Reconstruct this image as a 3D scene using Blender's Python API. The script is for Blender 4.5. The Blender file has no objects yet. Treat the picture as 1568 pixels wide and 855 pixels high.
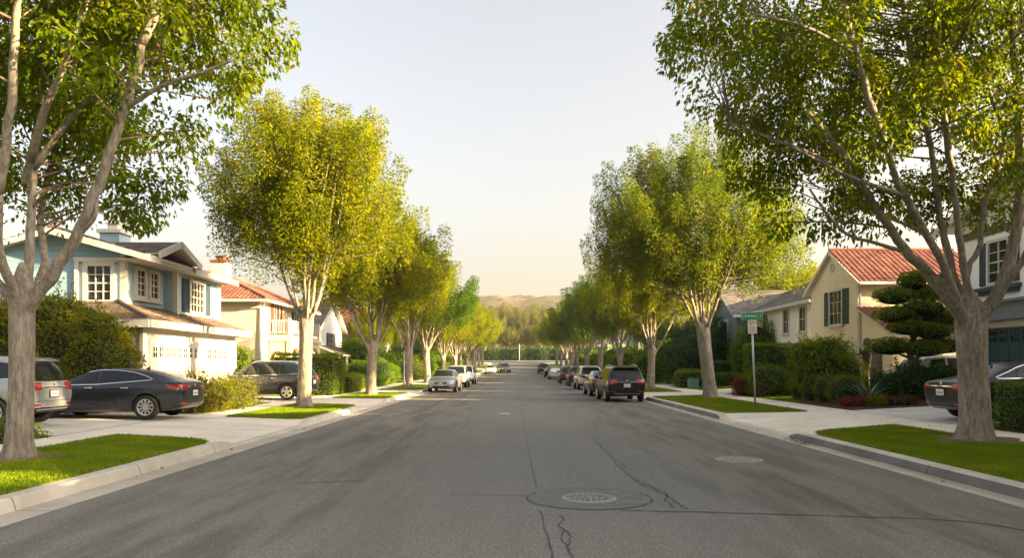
"""Golden-hour suburban street lined with trees, cars and houses."""
SUN_AZ_D, SUN_EL_D = 107.0, 15.0
HAZE = 0.0003
SKY_STR, SUN_STR, EXPOSURE = 0.0625, 4.5, 2.88
SKY_DUST, SKY_OZONE = 6.5, 0.9
import bpy, bmesh, math, random
import numpy as np
from mathutils import Vector, Matrix
from mathutils.bvhtree import BVHTree

random.seed(7)
RNG = np.random.default_rng(11)
scene = bpy.context.scene
COL = scene.collection
R = math.radians
F, VX, VY, CAMH = 1150.0, 790.0, 560.0, 1.75      # photo focal length (px), vanishing point, eye height


def G(px, py, z=0.0):
    """Photo pixel on a level of height z -> ground position."""
    d = (CAMH - z) * F / (py - VY)
    return ((px - VX) / F * d, d)


def P(px, py, d):
    return Vector(((px - VX) / F * d, d, CAMH - (py - VY) / F * d))


def zr(y):
    """Height of the street along its length: level, then climbing to the far end."""
    if y < 95: return 0.0
    return 0.00032 * (min(y, 192) - 95) ** 2


def zyard(x, y):
    if x > 0: h = .16 + .055 * min(max(x - 11.8, 0), 6)
    else: h = .16 + .02 * min(max(-x - 10.3, 0), 6)
    return h + zr(y)


# ------------------------------------------------------------------ mesh building
class MB:
    def __init__(s):
        s.v, s.f, s.m, s.uv = [], [], [], {}

    def add(s, verts, faces, mi=0):
        b = len(s.v)
        s.v.extend([tuple(v) for v in verts])
        for f in faces:
            s.f.append(tuple(i + b for i in f)); s.m.append(mi)

    def box(s, lo, hi, mi=0):
        x0, y0, z0 = lo; x1, y1, z1 = hi
        s.add([(x0, y0, z0), (x1, y0, z0), (x1, y1, z0), (x0, y1, z0), (x0, y0, z1), (x1, y0, z1), (x1, y1, z1), (x0, y1, z1)],
              [(3, 2, 1, 0), (4, 5, 6, 7), (0, 1, 5, 4), (1, 2, 6, 5), (2, 3, 7, 6), (3, 0, 4, 7)], mi)

    def obox(s, c, u, n, su, sn, sz, mi=0):
        """box of size su along u, sn along n, sz along w=u x n, centred on c"""
        c = Vector(c); u = Vector(u).normalized(); n = Vector(n).normalized(); w = u.cross(n)
        vs = []
        for k in (-.5, .5):
            for a, b in ((-.5, -.5), (.5, -.5), (.5, .5), (-.5, .5)):
                vs.append(c + u * su * a + n * sn * b + w * sz * k)
        s.add(vs, [(3, 2, 1, 0), (4, 5, 6, 7), (0, 1, 5, 4), (1, 2, 6, 5), (2, 3, 7, 6), (3, 0, 4, 7)], mi)

    def tube(s, pts, rad, n=8, mi=0, caps=True, wob=0.0):
        pts = [Vector(p) for p in pts]
        if not hasattr(rad, '__len__'): rad = [rad] * len(pts)
        ref = Vector((1, 0, 0)); rings = []
        for i, p in enumerate(pts):
            t = (pts[min(i + 1, len(pts) - 1)] - pts[max(i - 1, 0)])
            if t.length < 1e-9: t = Vector((0, 0, 1))
            t.normalize()
            a = ref - t * ref.dot(t)
            if a.length < 1e-4:
                a = Vector((0, 1, 0)) - t * t.y
            a.normalize(); ref = a; b = t.cross(a)
            ring = []
            for k in range(n):
                an = 2 * math.pi * k / n
                r = rad[i] * (1 + wob * math.sin(3 * an + i * .35) + wob * .7 * math.sin(5 * an - i * .5))
                ring.append(p + (a * math.cos(an) + b * math.sin(an)) * r)
            rings.append(ring)
        vs = [v for r_ in rings for v in r_]; fs = []
        for i in range(len(pts) - 1):
            for k in range(n):
                k2 = (k + 1) % n
                fs.append((i * n + k, i * n + k2, (i + 1) * n + k2, (i + 1) * n + k))
        if caps:
            fs.append(tuple(reversed(range(n)))); fs.append(tuple(range((len(pts) - 1) * n, len(pts) * n)))
        s.add(vs, fs, mi)

    def lathe(s, prof, n=24, axis='z', c=(0, 0, 0), mi=0):
        """prof: (radius, along) pairs, closed or open"""
        vs = []
        for k in range(n):
            a = 2 * math.pi * k / n
            for r, h in prof:
                x, y = r * math.cos(a), r * math.sin(a)
                p = (x, y, h) if axis == 'z' else (x, h, y)
                vs.append((p[0] + c[0], p[1] + c[1], p[2] + c[2]))
        m = len(prof); fs = []
        for k in range(n):
            k2 = (k + 1) % n
            for j in range(m - 1):
                fs.append((k * m + j, k2 * m + j, k2 * m + j + 1, k * m + j + 1))
        s.add(vs, fs, mi)

    def prism(s, poly, d, mi=0):
        """poly: planar 3D points, extruded by vector d"""
        n = len(poly); d = Vector(d)
        vs = [Vector(p) for p in poly] + [Vector(p) + d for p in poly]
        fs = [tuple(reversed(range(n))), tuple(range(n, 2 * n))]
        for i in range(n):
            j = (i + 1) % n
            fs.append((i, j, n + j, n + i))
        s.add(vs, fs, mi)

    def ball(s, c, r, nu=10, nv=6, mi=0):
        if not hasattr(r, '__len__'): r = (r, r, r)
        vs = [(c[0], c[1], c[2] - r[2])]
        for j in range(1, nv):
            t = math.pi * j / nv - math.pi / 2
            for i in range(nu):
                a = 2 * math.pi * i / nu
                vs.append((c[0] + r[0] * math.cos(t) * math.cos(a), c[1] + r[1] * math.cos(t) * math.sin(a), c[2] + r[2] * math.sin(t)))
        vs.append((c[0], c[1], c[2] + r[2])); fs = []
        for i in range(nu):
            i2 = (i + 1) % nu
            fs.append((0, 1 + i2, 1 + i)); fs.append((len(vs) - 1, 1 + (nv - 2) * nu + i, 1 + (nv - 2) * nu + i2))
            for j in range(nv - 2):
                fs.append((1 + j * nu + i, 1 + j * nu + i2, 1 + (j + 1) * nu + i2, 1 + (j + 1) * nu + i))
        s.add(vs, fs, mi)

    def build(s, name, mats, parent=None, smooth=False, local=False, off=None):
        o = Vector((0, 0, 0))
        if off is not None: o = Vector(off)
        elif parent is not None and not local:
            p = parent
            while p is not None:
                o += p.location; p = p.parent
        me = bpy.data.meshes.new(name)
        me.from_pydata([(v[0] - o.x, v[1] - o.y, v[2] - o.z) for v in s.v], [], s.f)
        if not isinstance(mats, (list, tuple)): mats = [mats]
        for m in mats: me.materials.append(m)
        if any(s.m): me.polygons.foreach_set('material_index', s.m)
        if smooth: me.polygons.foreach_set('use_smooth', [True] * len(s.f))
        me.update()
        ob = bpy.data.objects.new(name, me); COL.objects.link(ob)
        if parent is not None: ob.parent = parent
        elif off is not None: ob.location = o
        return ob


def obj_from_mesh(name, me, parent=None):
    ob = bpy.data.objects.new(name, me); COL.objects.link(ob)
    if parent is not None: ob.parent = parent
    return ob


def tag(o, label=None, cat=None, group=None, kind=None):
    if label: o['label'] = label
    if cat: o['category'] = cat
    if group: o['group'] = group
    if kind: o['kind'] = kind
    return o


def thing(name, label, cat, loc=(0, 0, 0), rz=0.0, group=None):
    o = bpy.data.objects.new(name, None); COL.objects.link(o)
    o.location = loc; o.rotation_euler = (0, 0, rz); o.empty_display_size = .2
    return tag(o, label, cat, group)


def struct(o):
    o['kind'] = 'structure'; return o


def catmull(pts, k=6):
    pts = [Vector(p) for p in pts]; out = []
    e = [pts[0] * 2 - pts[1]] + pts + [pts[-1] * 2 - pts[-2]]
    for i in range(1, len(e) - 2):
        for j in range(k):
            t = j / k
            a, b, c, d = e[i - 1], e[i], e[i + 1], e[i + 2]
            out.append(.5 * (2 * b + (c - a) * t + (2 * a - 5 * b + 4 * c - d) * t * t + (3 * b - a - 3 * c + d) * t ** 3))
    out.append(pts[-1]); return out


# ------------------------------------------------------------------ materials
def new_mat(name):
    m = bpy.data.materials.new(name); m.use_nodes = True
    nt = m.node_tree
    return m, nt, nt.nodes['Principled BSDF']


def nd(nt, typ, **kw):
    n = nt.nodes.new(typ)
    for k, v in kw.items():
        if k in n.inputs: n.inputs[k].default_value = v
        else: setattr(n, k, v)
    return n


def ramp(nt, fac, stops):
    r = nt.nodes.new('ShaderNodeValToRGB')
    el = r.color_ramp.elements
    while len(el) < len(stops): el.new(.5)
    for e, (p, c) in zip(el, stops):
        e.position = p; e.color = tuple(c) + (1,) if len(c) == 3 else c
    nt.links.new(fac, r.inputs[0]); return r.outputs[0]


def mixc(nt, fac, a, b, mode='MIX'):
    n = nt.nodes.new('ShaderNodeMix'); n.data_type = 'RGBA'; n.blend_type = mode
    for sock, v in ((n.inputs[0], fac), (n.inputs[6], a), (n.inputs[7], b)):
        if hasattr(v, 'is_output') or hasattr(v, 'links'): nt.links.new(v, sock)
        elif hasattr(v, '__len__'): sock.default_value = tuple(v) + (1,) if len(v) == 3 else v
        else: sock.default_value = v
    return n.outputs[2]


def math_(nt, op, a, b=None, c=None):
    n = nt.nodes.new('ShaderNodeMath'); n.operation = op
    for i, v in enumerate((a, b, c)):
        if v is None: continue
        if hasattr(v, 'links'): nt.links.new(v, n.inputs[i])
        else: n.inputs[i].default_value = v
    return n.outputs[0]


def coords(nt, scale=(1, 1, 1), src='Object'):
    tc = nt.nodes.new('ShaderNodeTexCoord'); mp = nt.nodes.new('ShaderNodeMapping')
    mp.inputs['Scale'].default_value = scale
    nt.links.new(tc.outputs[src], mp.inputs[0]); return mp.outputs[0]


def noise(nt, vec, scale, detail=3, rough=.55):
    n = nt.nodes.new('ShaderNodeTexNoise')
    n.inputs['Scale'].default_value = scale; n.inputs['Detail'].default_value = detail; n.inputs['Roughness'].default_value = rough
    nt.links.new(vec, n.inputs['Vector']); return n.outputs[0]


def bump(nt, bsdf, h, strength=.3, dist=.02):
    b = nt.nodes.new('ShaderNodeBump'); b.inputs['Strength'].default_value = strength; b.inputs['Distance'].default_value = dist
    nt.links.new(h, b.inputs['Height']); nt.links.new(b.outputs[0], bsdf.inputs['Normal'])


def surf(name, col, rough=.7, var=.15, scale=3.0, fine=60.0, bmp=.2, bdist=.01, spec=.3, metal=0.0, stretch=(1, 1, 1)):
    """A plain surface with soft patchiness and grain."""
    m, nt, b = new_mat(name)
    v = coords(nt, stretch)
    n1 = noise(nt, v, scale, 4); n2 = noise(nt, v, fine, 2)
    lo = [c * (1 - var) for c in col]; hi = [min(1, c * (1 + var)) for c in col]
    c1 = ramp(nt, n1, [(.3, lo), (.7, hi)])
    c2 = mixc(nt, .35 * min(1, var * 3), c1, ramp(nt, n2, [(.3, [c * .6 for c in col]), (.7, [min(1, c * 1.25) for c in col])]))
    nt.links.new(c2, b.inputs['Base Color'])
    b.inputs['Roughness'].default_value = rough; b.inputs['Specular IOR Level'].default_value = spec; b.inputs['Metallic'].default_value = metal
    if bmp: bump(nt, b, n2, bmp, bdist)
    return m


def leaf_mat(name, c1, c2, c3=None, trans=.42, tcol=1.5, clump=1.1, cmix=.6):
    m, nt, b = new_mat(name)
    g = nt.nodes.new('ShaderNodeNewGeometry')
    stops = [(0, c1), (.75, c2)] + ([(1.0, c3)] if c3 else [])
    nz = nt.nodes.new('ShaderNodeMapRange'); nz.inputs[1].default_value = .3; nz.inputs[2].default_value = .7
    nt.links.new(noise(nt, coords(nt), clump, 2), nz.inputs[0])
    fac = math_(nt, 'ADD', math_(nt, 'MULTIPLY', g.outputs['Random Per Island'], 1 - cmix), math_(nt, 'MULTIPLY', nz.outputs[0], cmix))
    c = ramp(nt, fac, stops)
    nt.links.new(c, b.inputs['Base Color']); b.inputs['Roughness'].default_value = .5
    b.inputs['Specular IOR Level'].default_value = .12
    t = nt.nodes.new('ShaderNodeBsdfTranslucent')
    tc = mixc(nt, 1.0, c, (1.5 * tcol / 1.5, 1.25 * tcol / 1.5, .55), 'MULTIPLY')
    nt.links.new(tc, t.inputs[0])
    mx = nt.nodes.new('ShaderNodeMixShader'); mx.inputs[0].default_value = trans
    nt.links.new(b.outputs[0], mx.inputs[1]); nt.links.new(t.outputs[0], mx.inputs[2])
    nt.links.new(mx.outputs[0], nt.nodes['Material Output'].inputs[0])
    return m


def simple(name, col, rough=.5, metal=0.0, spec=.5, coat=0.0):
    m, nt, b = new_mat(name)
    b.inputs['Base Color'].default_value = tuple(col) + (1,)
    b.inputs['Roughness'].default_value = rough; b.inputs['Metallic'].default_value = metal
    b.inputs['Specular IOR Level'].default_value = spec; b.inputs['Coat Weight'].default_value = coat
    b.inputs['Coat Roughness'].default_value = .04
    return m


def asphalt_mat():
    m, nt, b = new_mat('asphalt')
    v = coords(nt); vs = coords(nt, (1.6, .22, 1))
    big = noise(nt, v, .35, 5, .6); fine = noise(nt, v, 38, 3, .75); mid = noise(nt, v, 9, 4, .6)
    st = noise(nt, vs, 1.1, 6, .65)
    c = ramp(nt, big, [(.3, (.175, .171, .157)), (.7, (.24, .233, .213))])
    c = mixc(nt, .55, c, ramp(nt, fine, [(.38, (.035, .035, .034)), (.5, (.17, .165, .152)), (.62, (.46, .45, .42))]))
    c = mixc(nt, .35, c, ramp(nt, mid, [(.35, (.105, .103, .097)), (.65, (.2, .195, .175))]))
    # worn oil-dark streaks, strongest in the wheel and parking lanes
    sx = nt.nodes.new('ShaderNodeSeparateXYZ'); nt.links.new(v, sx.inputs[0])
    lane = math_(nt, 'ABSOLUTE', math_(nt, 'SUBTRACT', sx.outputs[0], .4))
    lane = ramp(nt, math_(nt, 'DIVIDE', lane, 6.0), [(.2, (.12, .12, .12)), (.62, (1, 1, 1)), (.9, (.65, .65, .65))])
    sm = ramp(nt, st, [(.44, (0, 0, 0)), (.60, (1, 1, 1))])
    f = math_(nt, 'MULTIPLY', math_(nt, 'MULTIPLY', sm, lane), .6)
    c = mixc(nt, f, c, (.06, .055, .05))
    br = ramp(nt, lane, [(.3, (1, 1, 1)), (1, (1.0, .95, .90))])
    c = mixc(nt, .8, c, br, 'MULTIPLY')
    nt.links.new(c, b.inputs['Base Color'])
    b.inputs['Roughness'].default_value = .8; b.inputs['Specular IOR Level'].default_value = .3
    bump(nt, b, fine, .5, .012)
    return m


def concrete_mat(name, col, joint=1.5, stain=.25, axis=1):
    m, nt, b = new_mat(name)
    v = coords(nt)
    big = noise(nt, v, .8, 6, .65); fine = noise(nt, v, 55, 3, .6); mid = noise(nt, coords(nt, (1, .5, 3)), 2.2, 5, .6)
    c = ramp(nt, big, [(.3, [k * (1 - stain) for k in col]), (.7, [k * 1.12 for k in col])])
    c = mixc(nt, .18, c, ramp(nt, fine, [(.35, [k * .7 for k in col]), (.65, [k * 1.2 for k in col])]))
    c = mixc(nt, ramp(nt, mid, [(.54, (0, 0, 0)), (.78, (.45, .45, .45))]), c, [k * .6 for k in col])
    if joint:
        sx = nt.nodes.new('ShaderNodeSeparateXYZ'); nt.links.new(v, sx.inputs[0])
        fr = math_(nt, 'FRACT', math_(nt, 'DIVIDE', sx.outputs[axis], joint))
        w = .026 / joint
        line = math_(nt, 'LESS_THAN', fr, w)
        c = mixc(nt, math_(nt, 'MULTIPLY', line, .85), c, [k * .3 for k in col])
    nt.links.new(c, b.inputs['Base Color'])
    b.inputs['Roughness'].default_value = .85; b.inputs['Specular IOR Level'].default_value = .25
    bump(nt, b, fine, .25, .006)
    return m


def bark_mat(name, dark, mid_, light):
    m, nt, b = new_mat(name)
    v = coords(nt, (1, 1, .22)); v2 = coords(nt, (1, 1, .5))
    n1 = noise(nt, v, 16, 5, .65); n2 = noise(nt, v2, 2.2, 3); n3 = noise(nt, coords(nt, (1, 1, 3)), 5, 4)
    c = ramp(nt, n1, [(.32, dark), (.5, mid_), (.68, light)])
    c = mixc(nt, ramp(nt, n2, [(.42, (0, 0, 0)), (.65, (.55, .55, .55))]), c, [k * .72 for k in mid_])
    c = mixc(nt, ramp(nt, n3, [(.58, (0, 0, 0)), (.7, (.45, .45, .45))]), c, dark)
    nt.links.new(c, b.inputs['Base Color']); b.inputs['Roughness'].default_value = .85; b.inputs['Specular IOR Level'].default_value = .2
    bump(nt, b, n1, .85, .035)
    return m


def siding_mat(name, col, pitch=.2):
    m, nt, b = new_mat(name)
    v = coords(nt)
    n1 = noise(nt, v, .7, 5, .6); n2 = noise(nt, coords(nt, (1, 1, 8)), 4, 3)
    c = ramp(nt, n1, [(.3, [k * .86 for k in col]), (.7, [k * 1.08 for k in col])])
    c = mixc(nt, .2, c, ramp(nt, n2, [(.35, [k * .7 for k in col]), (.65, [k * 1.15 for k in col])]))
    sx = nt.nodes.new('ShaderNodeSeparateXYZ'); nt.links.new(v, sx.inputs[0])
    fr = math_(nt, 'FRACT', math_(nt, 'DIVIDE', sx.outputs[2], pitch))
    c = mixc(nt, math_(nt, 'MULTIPLY', math_(nt, 'LESS_THAN', fr, .07), .6), c, [k * .45 for k in col])
    nt.links.new(c, b.inputs['Base Color']); b.inputs['Roughness'].default_value = .65
    bump(nt, b, math_(nt, 'SUBTRACT', 1.0, fr), .6, .03)
    return m


def tile_mat(name, c1, c2, c3, bw=.28, bh=.36):
    m, nt, b = new_mat(name)
    tc = nt.nodes.new('ShaderNodeTexCoord')
    br = nt.nodes.new('ShaderNodeTexBrick')
    br.inputs['Scale'].default_value = 1.0; br.inputs['Mortar Size'].default_value = .012
    br.inputs['Brick Width'].default_value = bw; br.inputs['Row Height'].default_value = bh
    br.inputs['Color1'].default_value = (0, 0, 0, 1); br.inputs['Color2'].default_value = (1, 1, 1, 1); br.inputs['Mortar'].default_value = (.2, .2, .2, 1)
    nt.links.new(tc.outputs['UV'], br.inputs['Vector'])
    c = ramp(nt, br.outputs[0], [(0, c1), (.5, c2), (1, c3)])
    n1 = noise(nt, coords(nt), .9, 5, .65); n2 = noise(nt, coords(nt), 14, 3)
    c = mixc(nt, ramp(nt, n1, [(.45, (0, 0, 0)), (.72, (.6, .6, .6))]), c, [k * .5 for k in c1])
    c = mixc(nt, .2, c, ramp(nt, n2, [(.3, [k * .4 for k in c2]), (.7, [min(1, k * 1.5) for k in c2])]))
    nt.links.new(c, b.inputs['Base Color']); b.inputs['Roughness'].default_value = .75; b.inputs['Specular IOR Level'].default_value = .3
    return m


M = {}
M['asphalt'] = asphalt_mat()
M['tar'] = surf('tar', (.065, .062, .057), .6, .3, 6, 80, .2)
M['patch'] = surf('asphalt_patch', (.165, .162, .15), .8, .2, 4, 75, .5, .012)
M['concrete'] = concrete_mat('sidewalk_concrete', (.76, .69, .595), 1.5, .2)
M['kerb'] = concrete_mat('kerb_concrete', (.64, .585, .51), 3.0, .35)
M['gutter'] = concrete_mat('gutter_concrete', (.52, .47, .40), 3.0, .3)
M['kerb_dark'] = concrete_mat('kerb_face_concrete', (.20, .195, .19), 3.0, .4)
M['drive'] = concrete_mat('driveway_concrete', (.66, .62, .56), 3.2, .22, 0)
M['soil'] = surf('soil', (.16, .11, .065), .95, .4, 2.0, 30, .6, .03)
M['mulch'] = surf('mulch', (.085, .045, .028), .95, .55, 5.0, 38, .9, .05)
M['lawn'] = surf('lawn', (.13, .17, .015), .9, .35, 2.0, 40, .6, .03)
M['ground'] = surf('ground', (.13, .11, .06), .95, .4, .08, 3, .3)
M['grass'] = leaf_mat('grass_blades', (.105, .185, .005), (.22, .30, .009), (.40, .35, .06), .3, 1.3)
M['bark'] = bark_mat('bark', (.12, .098, .078), (.27, .23, .19), (.40, .355, .30))
M['bark2'] = bark_mat('bark_dark', (.09, .065, .045), (.2, .15, .105), (.3, .24, .18))
M['leaf'] = leaf_mat('leaf_green', (.055, .12, .003), (.165, .225, .005), (.48, .38, .012), .58)  # gold end of the range stands in for backlit leaves
M['leaf_y'] = leaf_mat('leaf_yellow_green', (.09, .15, .003), (.245, .28, .005), (.50, .42, .012), .58)  # part of the golden sunlight is put into this leaf colour
M['leaf_d'] = leaf_mat('leaf_deep', (.03, .085, .005), (.08, .16, .007), (.2, .25, .012), .5)
M['hedge'] = leaf_mat('hedge_leaf', (.055, .13, .006), (.135, .24, .010), (.25, .33, .016), .40)
M['hedge_y'] = leaf_mat('hedge_leaf_light', (.08, .14, .006), (.17, .23, .010), (.32, .30, .02), .38)  # lighter hedge leaf, standing in for light on boxwoods, loose shrub and pine pads
M['bush_y'] = leaf_mat('bush_leaf_sungold', (.075, .105, .006), (.19, .20, .012), (.36, .29, .02), .48)  # gold put into the leaf colour to make shaded bushes look sunlit
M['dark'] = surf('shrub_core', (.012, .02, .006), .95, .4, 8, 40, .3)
M['redleaf'] = leaf_mat('red_leaf', (.16, .03, .02), (.25, .07, .03), (.12, .14, .03), .35)
M['flower'] = leaf_mat('red_flower', (.20, .012, .03), (.30, .02, .05), (.12, .09, .02), .3)
M['straw'] = leaf_mat('dry_grass', (.14, .11, .03), (.22, .15, .05), (.28, .13, .05), .35)
M['grassy'] = leaf_mat('garden_grass', (.10, .14, .02), (.20, .20, .04), (.32, .17, .06), .42)
M['agave'] = leaf_mat('agave_leaf', (.08, .14, .09), (.14, .21, .14), (.16, .24, .15), .1)
M['frond'] = leaf_mat('frond_leaf', (.02, .06, .012), (.045, .11, .018), (.08, .15, .025), .25)
M['hazytree'] = leaf_mat('olive_leaf', (.09, .115, .03), (.18, .19, .05), (.32, .27, .06), .45)
M['glass'] = simple('glass', (.010, .013, .016), .04, 0, .5)
M['winglass'] = simple('window_glass', (.02, .023, .025), .05, 0, .45)
M['trimwhite'] = surf('white_trim', (.56, .53, .485), .5, .06, 2, 40, .05)
M['white'] = surf('white_stucco', (.82, .81, .79), .85, .08, .9, 45, .25)
M['bluewall'] = siding_mat('blue_siding', (.25, .38, .51), .2)
M['bluestucco'] = surf('blue_stucco', (.33, .44, .54), .85, .1, .9, 45, .3)
M['bluedark'] = surf('slate_blue_paint', (.038, .06, .088), .5, .12, 3, 40, .1)
M['cream'] = surf('cream_stucco', (.70, .58, .42), .85, .09, .7, 40, .3)
M['cream2'] = surf('buff_stucco', (.76, .655, .47), .85, .1, .7, 40, .3)
M['pale'] = surf('pale_stucco', (.66, .62, .56), .85, .1, .7, 40, .3)
M['pink'] = surf('terracotta_stucco', (.42, .235, .175), .85, .12, .7, 40, .3)
M['greywall'] = siding_mat('grey_siding', (.135, .165, .19), .2)
M['redtile'] = tile_mat('red_clay_tile', (.14, .048, .036), (.225, .083, .058), (.32, .145, .10))
M['browntile'] = tile_mat('brown_shingle', (.085, .06, .045), (.15, .11, .085), (.23, .175, .135), .33, .3)
M['greytile'] = tile_mat('grey_shingle', (.10, .085, .08), (.17, .145, .135), (.25, .215, .20), .33, .3)
M['redshutter'] = surf('red_shutter_paint', (.27, .06, .035), .5, .15, 3, 40, .1)
M['greenshutter'] = surf('dark_green_shutter_paint', (.03, .055, .05), .5, .15, 3, 40, .1)
M['teal'] = surf('dark_teal_paint', (.02, .055, .075), .45, .15, 2, 40, .1)
M['brick'] = surf('brick', (.28, .12, .08), .85, .3, 6, 30, .4)
M['iron'] = surf('cast_iron', (.30, .30, .31), .45, .35, 10, 60, .4, .01, .5, .3)
M['iron_dark'] = surf('cast_iron_worn', (.13, .13, .135), .5, .35, 10, 60, .4, .01, .5, .3)
M['steel'] = surf('galvanised_steel', (.42, .44, .46), .4, .12, 5, 40, .1, .005, .5, .7)
M['signgreen'] = surf('sign_green', (.004, .19, .105), .4, .06, 3, 30, 0)
M['signwhite'] = surf('sign_white', (.72, .66, .60), .45, .06, 3, 30, 0)
M['signpale'] = surf('sign_lettering', (.62, .85, .74), .45, .05, 3, 30, 0)
M['signred'] = surf('sign_red', (.50, .05, .04), .45, .08, 3, 30, 0)
M['signink'] = surf('sign_ink', (.22, .10, .09), .5, .1, 3, 30, 0)
M['manhole_pale'] = surf('manhole_concrete', (.36, .33, .30), .75, .25, 6, 50, .4)
M['statue'] = surf('weathered_bronze', (.07, .05, .035), .6, .3, 8, 50, .4)
M['polewood'] = surf('pole_wood', (.5, .45, .38), .85, .2, 4, 30, .4)
M['boxgreen'] = surf('cabinet_green', (.10, .20, .15), .5, .12, 3, 40, .1)
M['black'] = simple('black_plastic', (.012, .012, .013), .55, 0, .4)
M['rubber'] = surf('tyre_rubber', (.018, .018, .018), .8, .2, 8, 60, .2)
M['alloy'] = simple('alloy', (.62, .62, .63), .28, .85)
M['chrome'] = simple('chrome', (.75, .75, .76), .12, 1.0)
M['redlens'] = simple('red_lens', (.30, .008, .011), .12, 0, .7, .5)
M['whitelens'] = simple('clear_lens', (.55, .56, .58), .1, .3, .8, .5)
M['plate'] = surf('licence_plate', (.68, .68, .66), .4, .05, 5, 40, 0)
M['plateink'] = simple('plate_ink', (.12, .14, .2), .5)
M['hill'] = None
# ------------------------------------------------------------------ leaves
def norm(a):
    return a / np.maximum(np.linalg.norm(a, axis=1, keepdims=True), 1e-9)


def leaf_arrays(Pn, D, N, L, W):
    """Folded pointed leaves: four vertices and two faces each."""
    S = norm(np.cross(D, N)); N2 = np.cross(S, D)
    L = L[:, None]; W = W[:, None]
    mid = Pn + D * L * .42
    tip = Pn + D * L - N2 * L * .10
    l = mid + S * W * .5 + N2 * W * .18
    r = mid - S * W * .5 + N2 * W * .18
    V = np.stack([Pn, l, tip, r], 1).reshape(-1, 3)
    return V


def mesh_from_leaves(name, V, extra=None, mats=(), smooth=False):
    """V: 4 vertices per leaf; extra: an MB whose faces join the mesh with material slot 1."""
    n = len(V) // 4
    b = np.arange(n) * 4
    tri = np.stack([b, b + 1, b + 2, b, b + 2, b + 3], 1).reshape(-1)
    nv = len(V); ev = np.zeros((0, 3)); loops = [tri]; starts = np.arange(n * 2) * 3; totals = np.full(n * 2, 3)
    mi = np.zeros(n * 2, int)
    if extra is not None and extra.v:
        ev = np.array(extra.v, float)
        fl = np.array([len(f) for f in extra.f])
        ls = np.array([i for f in extra.f for i in f]) + nv
        st = len(tri) + np.concatenate([[0], np.cumsum(fl)[:-1]])
        loops.append(ls); starts = np.concatenate([starts, st]); totals = np.concatenate([totals, fl])
        mi = np.concatenate([mi, np.ones(len(fl), int)])
    me = bpy.data.meshes.new(name)
    allv = np.concatenate([V, ev]).astype(np.float32)
    lp = np.concatenate(loops).astype(np.int32)
    me.vertices.add(len(allv)); me.vertices.foreach_set('co', allv.ravel())
    me.loops.add(len(lp)); me.loops.foreach_set('vertex_index', lp)
    me.polygons.add(len(starts)); me.polygons.foreach_set('loop_start', starts.astype(np.int32))
    try: me.polygons.foreach_set('loop_total', totals.astype(np.int32))
    except Exception: pass
    me.polygons.foreach_set('material_index', mi.astype(np.int32))
    for m in mats: me.materials.append(m)
    me.update(calc_edges=True)
    return me


def rand_unit(rng, n):
    return norm(rng.normal(size=(n, 3)))


# ------------------------------------------------------------------ trees
def blob_points(rng, blobs, n, bias=.45):
    """points in a union of ellipsoids (centre, radii), thicker towards the outside; also outward directions"""
    vol = np.array([r[0] * r[1] * r[2] for c, r in blobs], float) ** .85
    k = rng.choice(len(blobs), size=n, p=vol / vol.sum())
    u = rand_unit(rng, n); rr = rng.random(n) ** bias
    C = np.array([b[0] for b in blobs], float)[k]; Rr = np.array([b[1] for b in blobs], float)[k]
    return C + u * Rr * rr[:, None], norm(u / Rr)


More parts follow.
